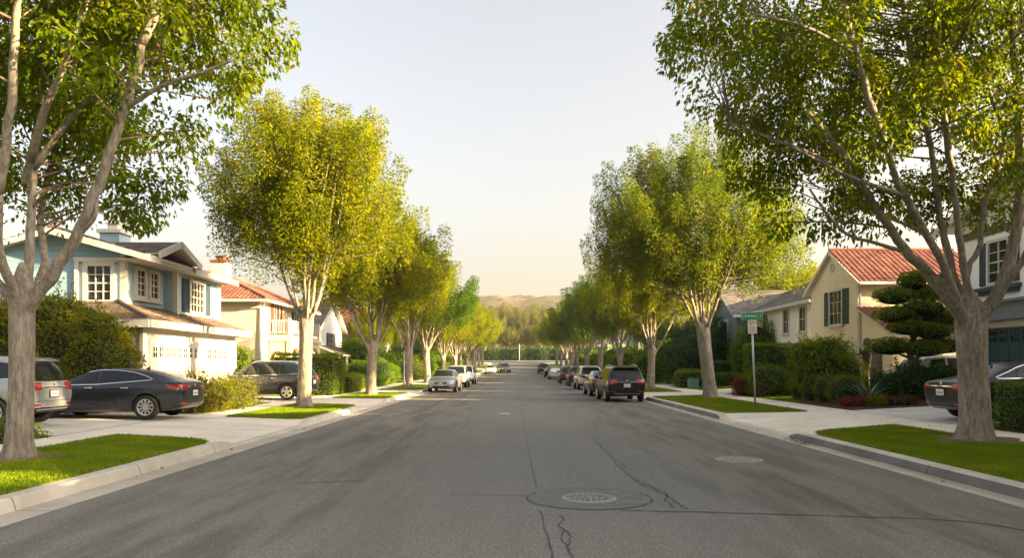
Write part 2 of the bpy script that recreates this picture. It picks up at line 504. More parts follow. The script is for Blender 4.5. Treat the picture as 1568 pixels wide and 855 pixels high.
def make_tree_meshes(seed, trunk, limbs, blobs, n_plumes, per, leaf, plume=(1.1, .42), droop=.6, zmin=None, twig=.02, up=.8, nside=10, spread=1.0, bias=.45, wobble=.05, remesh=0):
    """trunk: [(point, radius)...]; limbs: [(points, r0, r1)]; returns (wood MB, leaf vertex array)"""
    rng = np.random.default_rng(seed)
    wood = MB(); core = MB()
    fork = Vector(trunk[-1][0]); rt_ = trunk[-2][1]
    trunk = list(trunk[:-1]) + [(trunk[-1][0], trunk[-1][1]), (fork + Vector((0, 0, .35)), .06)]
    tp = catmull([t[0] for t in trunk], 5)
    tr = np.interp(np.linspace(0, len(trunk) - 1, len(tp)), range(len(trunk)), [t[1] for t in trunk])
    core.tube(tp, list(tr), 20, wob=wobble)
    # root flare
    r0 = trunk[2][1]
    for k in range(7):
        a = k * .9 + rng.uniform(-.2, .2); d = Vector((math.cos(a), math.sin(a), 0)); b0 = Vector(trunk[1][0])
        core.tube([b0 + d * r0 * .55 + Vector((0, 0, .55)), b0 + d * r0 * .84 + Vector((0, 0, .14)), b0 + d * r0 * 1.3 + Vector((0, 0, -.08))], [r0 * .30, r0 * .28, r0 * .18], 8)
    lp_all, lr_all = [], []
    for pts, r0, r1 in limbs:
        pts = [Vector(q) for q in pts]
        if (pts[0] - fork).length < .9:           # the limb grows out of the trunk well below the fork
            h = pts[1] - pts[0]; h.z = 0
            if h.length > 1e-3: h.normalize()
            pts = [Vector((fork.x, fork.y, fork.z - 1.15)) + h * rt_ * .25, Vector((fork.x, fork.y, fork.z - .5)) + h * rt_ * .45] + ([pts[0] + h * rt_ * .25] if pts[0].z > fork.z - .35 else []) + pts[1:]
        c = catmull(pts, 5)
        c = [c[0]] + [q + Vector(rng.normal(size=3) * min(.015, r0 * .10)) for q in c[1:-1]] + [c[-1]]
        rad = [r0 + (r1 - r0) * (i / (len(c) - 1)) ** .65 for i in range(len(c))]
        cut_ = next((i for i, r in enumerate(rad) if r < .07), len(c))
        if remesh and cut_ > 1:
            core.tube(c[:cut_ + 1], rad[:cut_ + 1], nside, wob=.04)
            if cut_ < len(c) - 1: wood.tube(c[max(0, cut_ - 1):], rad[max(0, cut_ - 1):], nside, wob=.04)
        else:
            wood.tube(c, rad, nside, wob=.05)
        for i, q in enumerate(c):
            if i >= len(c) * .35: lp_all.append(q); lr_all.append(rad[i])
    if remesh:
        cm = bpy.data.meshes.new('core'); cm.from_pydata(core.v, [], core.f)
        ob = bpy.data.objects.new('core', cm); COL.objects.link(ob)
        md = ob.modifiers.new('r', 'REMESH'); md.mode = 'VOXEL'; md.voxel_size = remesh
        ms = ob.modifiers.new('s', 'SMOOTH'); ms.factor = .5; ms.iterations = 7
        res = bpy.data.meshes.new_from_object(ob.evaluated_get(bpy.context.evaluated_depsgraph_get()))
        wood.add([v.co for v in res.vertices], [tuple(q.vertices) for q in res.polygons])
        bpy.data.objects.remove(ob)
    else:
        wood.add(core.v, core.f)
    LP = np.array([tuple(p) for p in lp_all]); LR = np.array(lr_all)
    A, out = blob_points(rng, blobs, n_plumes, bias)
    if zmin is not None:
        A[:, 2] = np.where(A[:, 2] < zmin, zmin + rng.random(n_plumes) * .8, A[:, 2])
    axis = norm(out * .55 + np.array([0, 0, up]) + rng.normal(size=(n_plumes, 3)) * .22)
    # twigs from the limbs to the plumes
    for a, ax in zip(A, axis):
        d = np.linalg.norm(LP - a, axis=1) + np.maximum(0, LP[:, 2] - a[2] + .5) * 1.2
        j = int(np.argmin(d)); p0 = LP[j]
        r = min(LR[j] * .6, twig * (1.0 + .25 * d[j]))
        m1 = p0 * .6 + a * .4 + rng.normal(size=3) * .12 + np.array([0, 0, .12 * d[j] * .4])
        e = a + ax * plume[0] * .5
        wood.tube(catmull([p0, m1, a, e], 2), [r, r * .85, r * .7, r * .6, r * .45, r * .3, r * .15], 5, mi=1, caps=False)
    # leaves
    sz = rng.uniform(.65, 1.35, n_plumes)
    cnt = np.maximum(8, (per * sz ** 1.5).astype(int))
    idx = np.repeat(np.arange(n_plumes), cnt); n = len(idx)
    t = rng.random(n) ** .85
    pl = plume[0] * sz[idx]; pr = plume[1] * spread * sz[idx] * (1.15 - .75 * t)
    rad = rand_unit(rng, n); ax = axis[idx]
    rad = norm(rad - ax * np.sum(rad * ax, 1, keepdims=True))
    rr = pr * rng.random(n) ** .55 * 1.25
    pos = A[idx] + ax * ((t - .35) * pl)[:, None] + rad * rr[:, None]
    D = norm(rad * .8 + ax * .25 + np.array([0, 0, -droop]) + rng.normal(size=(n, 3)) * .45)
    N = norm(np.array([0, 0, 1.0]) + rad * .3 + rng.normal(size=(n, 3)) * .55)
    L = leaf * rng.uniform(.65, 1.3, n); W = L * rng.uniform(.42, .6, n)
    return wood, leaf_arrays(pos, D, N, L, W)


def fan_limbs(rng, fork, n, centre, radii, r0, zlow=.0):
    """limbs that fan out of the fork in a V and end inside the crown"""
    limbs = []
    for i in range(n):
        a = 2 * math.pi * (i + rng.uniform(-.3, .3)) / n
        k = rng.uniform(.3, .62) if i % 3 else rng.uniform(.08, .25)
        top = Vector((centre[0] + math.cos(a) * radii[0] * k, centre[1] + math.sin(a) * radii[1] * k, centre[2] + radii[2] * rng.uniform(.0, .5) * (1.15 - k * .7)))
        f = Vector(fork) + Vector((math.cos(a) * .12, math.sin(a) * .12, rng.uniform(-.45, .15)))
        h = top - f
        m1 = f + Vector((h.x * .34, h.y * .34, h.z * .26)); m2 = f + Vector((h.x * .68, h.y * .68, h.z * .60))
        limbs.append(([f - Vector((math.cos(a), math.sin(a), 1.5)) * .12, m1, m2, top], r0 * rng.uniform(.75, 1.1), .014))
        if rng.random() < .75:       # a second, lower shoot
            a2 = a + rng.uniform(-.5, .5); k2 = rng.uniform(.6, .95)
            e = Vector((centre[0] + math.cos(a2) * radii[0] * k2, centre[1] + math.sin(a2) * radii[1] * k2, centre[2] + radii[2] * rng.uniform(-.45, .25)))
            limbs.append(([m1, m1 * .5 + e * .5 + Vector((0, 0, .25)), e], r0 * .5, .02))
    return limbs


def place_tree(name, label, loc, wood_me, crown_me, rz=0.0, sc=1.0, group=None, cat='tree'):
    t = thing(name, label, cat, loc, rz, group)
    t.scale = sc if hasattr(sc, '__len__') else (sc, sc, sc)
    obj_from_mesh('trunk', wood_me, t); obj_from_mesh('crown', crown_me, t)
    return t


def wood_mesh(mb, mat):
    me = bpy.data.meshes.new('trunk')
    me.from_pydata(mb.v, [], mb.f); me.materials.append(mat); me.materials.append(M['bark2'])
    me.polygons.foreach_set('material_index', mb.m); me.polygons.foreach_set('use_smooth', [True] * len(mb.f)); me.update()
    return me


GROUP_L = 'street trees along the left kerb'
GROUP_R = 'street trees along the right kerb'


def V(px, py, d, base):
    return P(px, py, d) - Vector(base)


# ---- near left tree
bL = (-8.45, 12.75, .17)
lf = lambda px, py, d: V(px, py, d, bL)
limbs = [
    ([lf(50, 470, 12.7), lf(105, 385, 12.4), lf(150, 285, 12.1), lf(190, 165, 11.9), lf(228, 45, 11.6), lf(262, -70, 11.3)], 0.143, .06),
    ([lf(12, 470, 12.8), lf(-30, 400, 13.3), lf(-62, 330, 13.8), lf(-80, 200, 14.2), lf(-90, 20, 14.5)], 0.143, .05),
    ([lf(10, 470, 12.4), lf(-2, 380, 12.0), lf(2, 270, 11.6), lf(20, 130, 11.2), lf(28, -40, 10.9)], 0.118, .05),
    ([lf(32, 465, 12.9), lf(46, 370, 13.1), lf(52, 250, 13.3), lf(64, 130, 13.5), lf(76, -60, 13.7)], 0.126, .05),
    ([lf(52, 255, 13.2), lf(95, 195, 13.0), lf(140, 150, 12.8), lf(190, 112, 12.6), lf(250, 60, 12.2)], 0.076, .03),
    ([lf(38, 280, 12.9), lf(62, 190, 12.2), lf(96, 100, 11.8), lf(140, -10, 11.4)], 0.084, .04),
    ([lf(118, 362, 12.35), lf(146, 330, 12.2), lf(150, 285, 12.2), lf(176, 240, 12.0)], 0.046, .025),
    ([lf(35, 470, 13.1), lf(68, 400, 13.6), lf(62, 330, 14.2), lf(90, 200, 15.2), lf(130, 60, 16.2)], 0.101, .04),
    ([lf(190, 165, 11.9), lf(250, 130, 11.8), lf(310, 110, 11.7), lf(360, 90, 11.6)], 0.050, .02),
]
trunk = [((0, 0, -.15), .31), ((.02, 0, .08), .25), ((.03, 0, .4), .215), ((.05, 0, 1.3), .195), ((.06, 0, 2.3), .20), ((.08, 0, 2.75), .205), ((.08, 0, 3.0), .17)]
blobs = [((.3, .3, 9.6), (4.6, 4.6, 4.0)), ((2.2, -.5, 7.2), (2.3, 2.4, 1.6)), ((-2.0, 1.5, 6.8), (2.6, 2.6, 2.2)), ((2.9, -.6, 8.4), (1.6, 2.0, 1.4)),
         ((.6, 1.2, 6.0), (1.7, 2.0, 1.6)), ((1.0, .8, 4.9), (.9, 1.1, .75)), ((-.6, 2.2, 5.0), (1.0, 1.2, .9))]
w, lv = make_tree_meshes(101, trunk, limbs, blobs, 360, 210, .125, (1.0, .40), .8, 3.9, .016, .45, 12, 1.0, .55, remesh=.04)
place_tree('street_tree', 'tall grey-barked street tree with forked limbs on the grass strip beside the silver SUV', bL, wood_mesh(w, M['bark']),
           mesh_from_leaves('crown', lv, mats=[M['leaf']]), group=GROUP_L)

# ---- near right tree
bR = (9.62, 15.75, .17)
rt = lambda px, py, d: V(px, py, d, bR)
limbs = [
    ([rt(1478, 500, 15.7), rt(1432, 430, 15.3), rt(1385, 382, 14.9), rt(1330, 300, 14.5), rt(1290, 235, 14.2), rt(1235, 170, 13.8)], 0.185, .05),
    ([rt(1470, 470, 15.5), rt(1440, 395, 15.0), rt(1385, 300, 14.4), rt(1345, 190, 13.8), rt(1310, 80, 13.4), rt(1280, -40, 13.0)], 0.143, .05),
    ([rt(1482, 480, 15.9), rt(1450, 380, 16.2), rt(1436, 300, 16.5), rt(1420, 200, 16.8), rt(1390, 60, 17.1), rt(1370, -60, 17.4)], 0.143, .05),
    ([rt(1490, 470, 15.8), rt(1468, 360, 15.6), rt(1455, 240, 15.4), rt(1440, 120, 15.2), rt(1428, -40, 15.0)], 0.134, .05),
    ([rt(1500, 500, 15.7), rt(1540, 420, 15.6), rt(1558, 340, 15.5), rt(1562, 200, 15.4), rt(1552, 60, 15.2), rt(1545, -60, 15.0)], 0.193, .07),
    ([rt(1476, 425, 15.8), rt(1500, 375, 15.9), rt(1510, 300, 16.0), rt(1538, 215, 16.2), rt(1500, 100, 16.4)], 0.084, .04),
    ([rt(1392, 388, 15.0), rt(1340, 372, 14.6), rt(1300, 360, 14.3), rt(1268, 330, 14.0), rt(1240, 290, 13.7)], 0.046, .02),
    ([rt(1440, 395, 15.1), rt(1410, 355, 15.6), rt(1350, 330, 16.0), rt(1290, 300, 16.4)], 0.050, .025),
    ([rt(1330, 300, 14.5), rt(1270, 250, 14.6), rt(1190, 215, 14.8), rt(1120, 190, 15.0)], 0.059, .02),
    ([rt(1310, 80, 13.4), rt(1230, 40, 13.2), rt(1150, 20, 13.0)], 0.042, .02),
    ([rt(1520, 460, 15.4), rt(1590, 350, 14.8), rt(1650, 200, 14.2), rt(1700, 0, 13.6)], 0.134, .05),
    ([rt(1385, 300, 14.4), rt(1300, 270, 13.6), rt(1215, 225, 13.0)], 0.050, .02),
]
trunk = [((0, 0, -.15), .46), ((0, 0, .1), .37), ((0, 0, .45), .31), ((-.02, 0, 1.2), .285), ((-.05, 0, 2.0), .295), ((-.08, 0, 2.55), .31), ((-.1, 0, 2.85), .25)]
blobs = [((-1.2, .0, 8.9), (5.0, 4.6, 3.9)), ((-4.4, -.9, 7.6), (1.9, 2.4, 2.1)), ((-3.2, -.6, 5.9), (1.6, 2.0, 1.2)), ((1.6, .4, 8.0), (3.2, 3.4, 3.0)),
         ((-2.6, -1.4, 4.6), (.55, .7, .45)), ((.5, 1.2, 5.2), (1.4, 1.4, 1.0)), ((-5.3, -.4, 9.0), (1.3, 1.6, 1.3)), ((-3.3, 1.0, 5.4), (1.2, 1.3, .8))]
w, lv = make_tree_meshes(202, trunk, limbs, blobs, 370, 200, .125, (1.0, .40), .8, 4.3, .017, .45, 12, 1.0, .55, remesh=.045)
place_tree('street_tree', 'big thick-trunked street tree with bare spreading limbs on the grass strip beside the black sedan', bR, wood_mesh(w, M['bark']),
           mesh_from_leaves('crown', lv, mats=[M['leaf']]), group=GROUP_R)

# ---- second left tree
rng = np.random.default_rng(31)
trunk = [((0, 0, -.15), .42), ((0, 0, .08), .33), ((0, 0, .4), .27), ((.03, 0, 1.6), .245), ((.06, 0, 2.8), .26), ((.08, 0, 3.3), .27), ((.08, 0, 3.6), .2)]
limbs = fan_limbs(rng, (.08, 0, 3.2), 9, (.4, 0, 8.6), (3.7, 3.7, 3.7), .125)
blobs = [((.3, 0, 8.2), (3.5, 3.4, 2.4)), ((-.2, 0, 6.2), (2.4, 2.4, 1.5)), ((.5, 0, 9.5), (2.5, 2.5, 1.2)), ((2.5, -.2, 6.8), (1.4, 1.6, 1.7)), ((-2.2, .2, 7.4), (1.4, 1.7, 1.7))]
w, lv = make_tree_meshes(303, trunk, limbs, blobs, 340, 380, .108, (1.9, .37), .35, 4.7, .018, 1.5, 9, 1.0, .42, remesh=.05)
place_tree('street_tree', 'second street tree on the left, oval golden-green crown before the cream house with balcony', (-8.0, 28.4, .17), wood_mesh(w, M['bark']),
           mesh_from_leaves('crown', lv, mats=[M['leaf_y']]), group=GROUP_L)

# ---- second right tree
rng = np.random.default_rng(37)
trunk = [((.15, 0, -.15), .5), ((.15, 0, .08), .40), ((.12, 0, .4), .335), ((0, 0, 1.6), .31), ((-.15, 0, 2.8), .32), ((-.2, 0, 3.3), .34), ((-.22, 0, 3.7), .24)]
limbs = fan_limbs(rng, (-.2, 0, 3.2), 8, (-.6, 0, 8.6), (5.2, 4.6, 4.0), .15)
blobs = [((-.7, 0, 8.4), (4.9, 4.6, 3.1)), ((-.9, 0, 10.6), (3.0, 3.0, 1.7)), ((-3.6, 0, 7.6), (2.6, 2.6, 2.0)), ((2.3, 0, 7.2), (2.7, 2.7, 1.9)), ((-1.0, 0, 6.2), (3.8, 3.6, 1.2))]
w, lv = make_tree_meshes(404, trunk, limbs, blobs, 430, 370, .116, (1.9, .40), .35, 4.9, .02, 1.5, 9, 1.0, .42, remesh=.055)
place_tree('street_tree', 'second street tree on the right, wide leafy crown above the leaning trunk by the signpost', (9.4, 36.9, .17), wood_mesh(w, M['bark']),
           mesh_from_leaves('crown', lv, mats=[M['leaf']]), group=GROUP_R)

OFF = None
# ---- three shared forms for the rows behind
forms = []
for k, (sd, rx, top, mat) in enumerate(((51, 3.9, 9.9, 'leaf_y'), (52, 4.1, 10.2, 'leaf_d'), (53, 4.0, 10.0, 'leaf'), (54, 3.7, 10.3, 'leaf'))):
    rng = np.random.default_rng(sd)
    trunk = [((0, 0, -.3), .42), ((0, 0, .05), .34), ((0, 0, .4), .27), ((.05, 0, 1.6), .24), ((.1, 0, 2.6), .26), ((.1, 0, 3.0), .18)]
    limbs = fan_limbs(rng, (.1, 0, 2.6), 8, (0, 0, 6.9), (rx, rx, 3.0), .13)
    blobs = [((0, 0, 7.0), (rx, rx, 2.4)), ((.4, 0, 8.3), (rx * .66, rx * .66, top - 8.9)), ((-1.2, .8, 6.0), (rx * .7, rx * .7, 1.5)), ((1.4, -.8, 5.8), (rx * .62, rx * .62, 1.3))]
    w, lv = make_tree_meshes(sd + 500, trunk, limbs, blobs, 240, 300, .138, (1.8, .40), .35, 4.0, .02, 1.5, 8, 1.0, .42, remesh=.06)
    wm = wood_mesh(w, M['bark'])
    forms.append((wm, {m: mesh_from_leaves('crown', lv, mats=[M[m]]) for m in ('leaf_y', 'leaf_d', 'leaf')}))

lab = 'street tree in the left row, {} tree from the camera'
ordn = ['third', 'fourth', 'fifth', 'sixth', 'seventh', 'eighth', 'ninth', 'tenth', 'eleventh', 'twelfth', 'thirteenth']
left_ys = [40.2, 53.8, 67, 80, 93, 106, 119, 132, 145, 158, 171]
left_m = ['leaf_y', 'leaf_y', 'leaf_d', 'leaf_y', 'leaf_y', 'leaf', 'leaf_y', 'leaf', 'leaf_y', 'leaf_y', 'leaf']
crown_words = {'leaf_y': 'with a golden crown', 'leaf_d': 'with a deep green crown', 'leaf': 'with a mid green crown'}
for i, (y, m) in enumerate(zip(left_ys, left_m)):
    f = forms[(i * 3) % 4]
    place_tree('street_tree', '{} tree along the left kerb, {}'.format(ordn[i], crown_words[m]), (-7.75 + .15 * math.sin(i * 2.1), y, .16 + zr(y)), f[0], f[1][m],
               rz=i * 1.7, sc=((1.05, 1.05, 1.0), (.9, .95, 1.03), (1.1, 1.06, 1.08), (.95, .9, .92), (1.04, 1.0, 1.1), (.92, 1.0, .9), (1.0, 1.08, 1.0))[i % 7] if i < 4 else ((1.2, 1.2, 1.05), (1.12, 1.15, .98), (1.22, 1.2, 1.1))[i % 3], group=GROUP_L)
right_ys = [51, 66.5, 82, 96, 110, 124, 138, 152, 166]
right_m = ['leaf_y', 'leaf', 'leaf_d', 'leaf_d', 'leaf', 'leaf_y', 'leaf_d', 'leaf', 'leaf_y']
for i, (y, m) in enumerate(zip(right_ys, right_m)):
    f = forms[(i * 3 + 1) % 4]
    place_tree('street_tree', '{} tree along the right kerb, {}'.format(ordn[i], crown_words[m]), (9.15 + .15 * math.sin(i * 1.3), y, .16 + zr(y)), f[0], f[1][m],
               rz=i * 2.3 + .6, sc=((1.08, 1.0, 1.02), (.92, .95, .96), (1.06, 1.12, 1.12), (1.05, 1.0, 1.16), (.95, 1.02, .95), (1.0, .94, 1.02), (1.08, 1.05, 1.1))[i % 7] if i < 3 else ((1.22, 1.2, 1.12), (1.15, 1.15, 1.0), (1.25, 1.2, 1.08))[i % 3], group=GROUP_R)


place_tree('street_tree', 'unseen tree added on the right grass strip to shade the near trunk and road', (10.0, 7.0, .17), forms[2][0], forms[2][1]['leaf'], 1.1, 1.08, GROUP_R)  # tree outside the view, added to shade the near left trunk and road


# ------------------------------------------------------------------ hedges and shrubs
def scatter_leaves(rng, pts, nrm, leaf, spread=.5):
    n = len(pts)
    D = norm(nrm * .7 + rng.normal(size=(n, 3)) * spread + np.array([0, 0, -.1]))
    N = norm(nrm + rng.normal(size=(n, 3)) * .6 + np.array([0, 0, .5]))
    L = leaf * rng.uniform(.6, 1.35, n)
    return leaf_arrays(pts, D, N, L, L * rng.uniform(.45, .7, n))


def hedge(name, label, cat, lo, hi, mat, dens=420, leaf=.06, jit=.05, round_=.12, group=None, seed=1, rz=0.0):
    """clipped box hedge: leafy skin over a dark core"""
    rng = np.random.default_rng(seed)
    lo = np.array(lo, float); hi = np.array(hi, float); c = (lo + hi) / 2; h = (hi - lo) / 2
    A = [h[1] * h[2] * 4, h[1] * h[2] * 4, h[0] * h[2] * 4, h[0] * h[2] * 4, h[0] * h[1] * 4]
    pts, nr = [], []
    for i, (ax, sg) in enumerate(((0, -1), (0, 1), (1, -1), (1, 1), (2, 1))):
        n = int(A[i] * dens)
        p = rng.uniform(-1, 1, (n, 3)); p[:, ax] = sg
        q = p * h
        # rounded edges
        e = np.maximum(np.abs(q) - (h - round_), 0) * np.sign(q)
        inner = q - e; en = norm(e + 1e-9)
        q = inner + en * round_
        w = .5 * np.sin(q[:, 0:1] * 2.7 + seed) * np.cos(q[:, 1:2] * 3.1) + .5 * np.sin(q[:, 2:3] * 4.0 + q[:, 0:1] * 2)
        q = q + en * w * jit + rng.normal(size=(n, 3)) * jit * .7
        pts.append(q); nr.append(en)
    V_ = scatter_leaves(rng, np.concatenate(pts), np.concatenate(nr), leaf)
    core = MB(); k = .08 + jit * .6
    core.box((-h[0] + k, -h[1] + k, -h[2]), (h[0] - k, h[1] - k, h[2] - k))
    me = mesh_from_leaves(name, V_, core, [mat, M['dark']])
    o = obj_from_mesh(name, me); o.location = c; o.rotation_euler[2] = rz
    return tag(o, label, cat, group)


def shrub(name, label, cat, base, blobs, mat, dens=300, leaf=.08, jit=.10, group=None, seed=1, core=.78, spread=.55, sprigs=0, sprig_len=.6):
    """rounded shrub: blobs are ((x, y, z), (rx, ry, rz)) above its base"""
    rng = np.random.default_rng(seed)
    pts, nr = [], []; cm = MB()
    for c, r in blobs:
        c = np.array(c, float); r = np.array(r, float)
        n = int(4 * math.pi * ((r[0] * r[1] + r[1] * r[2] + r[0] * r[2]) / 3) * dens)
        u = rand_unit(rng, n)
        lump = 1 + .14 * np.sin(u[:, :1] * 5 + seed) * np.cos(u[:, 1:2] * 6) + .10 * np.sin(u[:, 2:] * 9 + u[:, :1] * 4 + seed)
        p = c + u * r * lump * (1 - np.abs(rng.normal(size=(n, 1))) * jit)
        m = p[:, 2] > -.02
        pts.append(p[m]); nr.append(norm(u[m] / r))
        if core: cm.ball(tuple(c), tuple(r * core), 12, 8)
    V_ = scatter_leaves(rng, np.concatenate(pts), np.concatenate(nr), leaf, spread)
    if sprigs:
        vs = []
        allp = np.concatenate(pts); alln = np.concatenate(nr)
        top = np.where(allp[:, 2] > np.median(allp[:, 2]))[0]
        for j in rng.choice(top, sprigs):
            ax = norm((alln[j] * .5 + np.array([0, 0, 1]) + rng.normal(size=3) * .25)[None])[0]
            n = 26; t = rng.random(n)
            p = allp[j] + ax * (t * sprig_len * rng.uniform(.6, 1.2))[:, None] + rng.normal(size=(n, 3)) * .05
            vs.append(scatter_leaves(rng, p, norm(rng.normal(size=(n, 3)) + ax), leaf, .4))
        V_ = np.concatenate([V_] + vs)
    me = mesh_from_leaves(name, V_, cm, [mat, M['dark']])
    o = obj_from_mesh(name, me); o.location = base
    return tag(o, label, cat, group)




place_tree('background_tree', 'unseen green tree added between the white and buff houses to shade the road', (26.5, 32.6, .3), forms[0][0], forms[0][1]['leaf'], 1.5, .85)  # out of view, added to close the sun gap between the houses
place_tree('background_tree', 'hidden green tree added behind the buff gabled house to shade the road', (24, 45.3, .3), forms[2][0], forms[2][1]['leaf'], 2.5, .7)  # added behind the house to keep a sun band off the road


def blades(rng, pts, h0, h1, w, lean=.35):
    n = len(pts)
    D = norm(np.array([0, 0, 1.0]) + rng.normal(size=(n, 3)) * np.array([lean, lean, 0]))
    N = norm(rng.normal(size=(n, 3)) * np.array([1, 1, .1]))
    L = rng.uniform(h0, h1, n)
    return leaf_arrays(pts, D, N, L, np.full(n, w) * rng.uniform(.7, 1.3, n))


def tuft(name, label, cat, base, rx, ry, h, n, mats_, seed=1, lean=.35, w=.02, group=None):
    """an upright grassy clump of long thin blades"""
    rng = np.random.default_rng(seed)
    a = rng.random(n) * 2 * math.pi; r = np.sqrt(rng.random(n))
    p = np.stack([np.cos(a) * r * rx, np.sin(a) * r * ry, np.zeros(n)], 1)
    dome = (1 - .55 * r ** 2)
    D = norm(np.stack([np.cos(a) * r * lean, np.sin(a) * r * lean, np.ones(n)], 1) + rng.normal(size=(n, 3)) * .16)
    N = norm(rng.normal(size=(n, 3)) * np.array([1, 1, .1]))
    L = h * dome * rng.uniform(.6, 1.1, n)
    # short leaves up each stalk
    Vs = [leaf_arrays(p, D, N, L, np.full(n, w))]
    k = 5
    t = rng.uniform(.35, 1, (n, k)); q = (p[:, None] + D[:, None] * (L[:, None] * t)[:, :, None]).reshape(-1, 3)
    Vs.append(scatter_leaves(rng, q, norm(rng.normal(size=(n * k, 3)) + np.array([0, 0, .4])), .09, .5))
    me = mesh_from_leaves(name, np.concatenate(Vs), None, mats_)
    o = obj_from_mesh(name, me); o.location = base
    return tag(o, label, cat, group)


def gp(x, y):
    return (x, y, zyard(x, y) - .02)


# left gardens
b = gp(-13.6, 22.6)
b = gp(-14.6, 24.4)
shrub('large_shrub', 'big rounded green shrub, tinted sunlit gold, standing in front of the blue house', 'shrub', b,
      [((0, 0, 1.7), (1.8, 1.3, 1.75)), ((-1.9, .2, 1.9), (1.7, 1.2, 1.9)), ((1.1, -.1, 1.5), (1.2, 1.1, 1.5)), ((-.6, 0, 2.9), (1.5, 1.1, .95)), ((-3.3, .4, 1.6), (1.4, 1.1, 1.7)), ((.9, 0, 2.5), (.9, .8, .8))],
      M['bush_y'], 480, .09, .14, seed=3, sprigs=130, sprig_len=.75)
shrub('groundcover', 'low clipped flowering groundcover at the sidewalk edge behind the near left tree', 'shrub', (-11.3, 15.7, .16),
      [((0, .1, .1), (1.05, .9, .38)), ((-1.1, -.5, .1), (1.1, .9, .38)), ((-2.2, -1, .1), (1.1, .9, .38)), ((.35, .65, .08), (.7, .6, .3))],
      M['hedge_y'], 520, .05, .16, seed=4, core=.7)
tuft('ornamental_grass', 'tall feathery ornamental grass clump beside the dark fastback sedan', 'ornamental grass', gp(-10.95, 25.4), 1.0, 1.1, 1.45, 1000, [M['grassy']], 5, .5, .018)
shrub('garden_shrub', 'loose green shrub at the foot of the feathery grass by the dark fastback sedan', 'shrub', gp(-10.6, 26.0),
      [((0, 0, .5), (.95, 1.1, .62)), ((-.7, -.9, .45), (.8, .8, .55)), ((.2, 1.2, .35), (.8, .9, .45))], M['bush_y'], 380, .07, .2, seed=6, sprigs=60, sprig_len=.7)
shrub('garden_shrub', 'rusty-green low shrub between the blue garage and the blue SUV', 'shrub', gp(-10.6, 28.4),
      [((0, 0, .45), (.9, 1.0, .6)), ((-.5, 1.1, .4), (.8, .8, .5))], M['grassy'], 420, .07, .2, seed=7, sprigs=40, sprig_len=.5)
shrub('garden_shrub', 'yellow-green shrub against the right end of the blue garage', 'shrub', gp(-14.2, 36.6),
      [((0, 0, 1.1), (1.0, .9, 1.2)), ((.5, .2, 1.8), (.7, .7, .8)), ((-.8, .4, 1.5), (.9, .9, 1.3))], M['hedge_y'], 240, .11, .16, seed=8, sprigs=40, sprig_len=.5)
tuft('garden_shrub', 'thin young branching shrub in front of the lit garage door', 'shrub', gp(-12.3, 28.8), .35, .5, 2.0, 50, [M['straw']], 9, .5, .016)
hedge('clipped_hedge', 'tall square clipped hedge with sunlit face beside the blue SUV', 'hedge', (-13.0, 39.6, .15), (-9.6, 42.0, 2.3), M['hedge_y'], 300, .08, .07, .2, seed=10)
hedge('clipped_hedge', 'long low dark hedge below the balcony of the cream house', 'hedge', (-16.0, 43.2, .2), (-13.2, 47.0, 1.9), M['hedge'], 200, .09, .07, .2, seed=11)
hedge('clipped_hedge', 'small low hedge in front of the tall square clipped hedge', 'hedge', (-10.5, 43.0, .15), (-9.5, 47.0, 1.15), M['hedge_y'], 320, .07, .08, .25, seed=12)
shrub('garden_shrub', 'dark rounded shrub in the yard of the pink house', 'shrub', gp(-11.6, 62), [((0, 0, 1.0), (1.7, 1.6, 1.2)), ((-1.5, 1, .9), (1.4, 1.4, 1.1)), ((.4, 2.5, .9), (1.3, 1.4, 1.0))], M['hedge'], 170, .11, .12, seed=13)
shrub('garden_shrub', 'low shrub in front of the dark rounded shrub by the pink house', 'shrub', gp(-10.9, 57), [((0, 0, .35), (.9, 1.6, .5)), ((-.9, -2.2, .3), (1.1, 1.3, .4))], M['hedge'], 300, .07, .14, seed=14)
# garden masses behind the left row
for i, (x, y, rx, h, m) in enumerate(((-14.5, 72, 2.6, 4.2, 'hedge'), (-13, 84, 2.4, 3.0, 'hedge_y'), (-13.5, 97, 2.8, 4.4, 'hedge'), (-13, 110, 2.6, 3.4, 'hedge'), (-12.5, 127, 3.0, 4.2, 'hedge_y'), (-13, 150, 3.2, 4.4, 'hedge'))):
    shrub('garden_shrub', 'leafy garden shrub behind the left row, {} along the street'.format(ordn[i].replace('third', 'first').replace('fourth', 'second').replace('fifth', 'third').replace('sixth', 'fourth').replace('seventh', 'fifth').replace('eighth', 'sixth')),
          'shrub', (x, y, .15 + zr(y)), [((0, 0, h * .48), (rx, rx, h * .52)), ((rx * .6, -rx * .6, h * .35), (rx * .7, rx * .7, h * .38)), ((-rx * .5, rx * .4, h * .6), (rx * .7, rx * .7, h * .42))],
          M[m], 75, .17, .14, seed=60 + i, group='garden shrubs behind the left tree row')

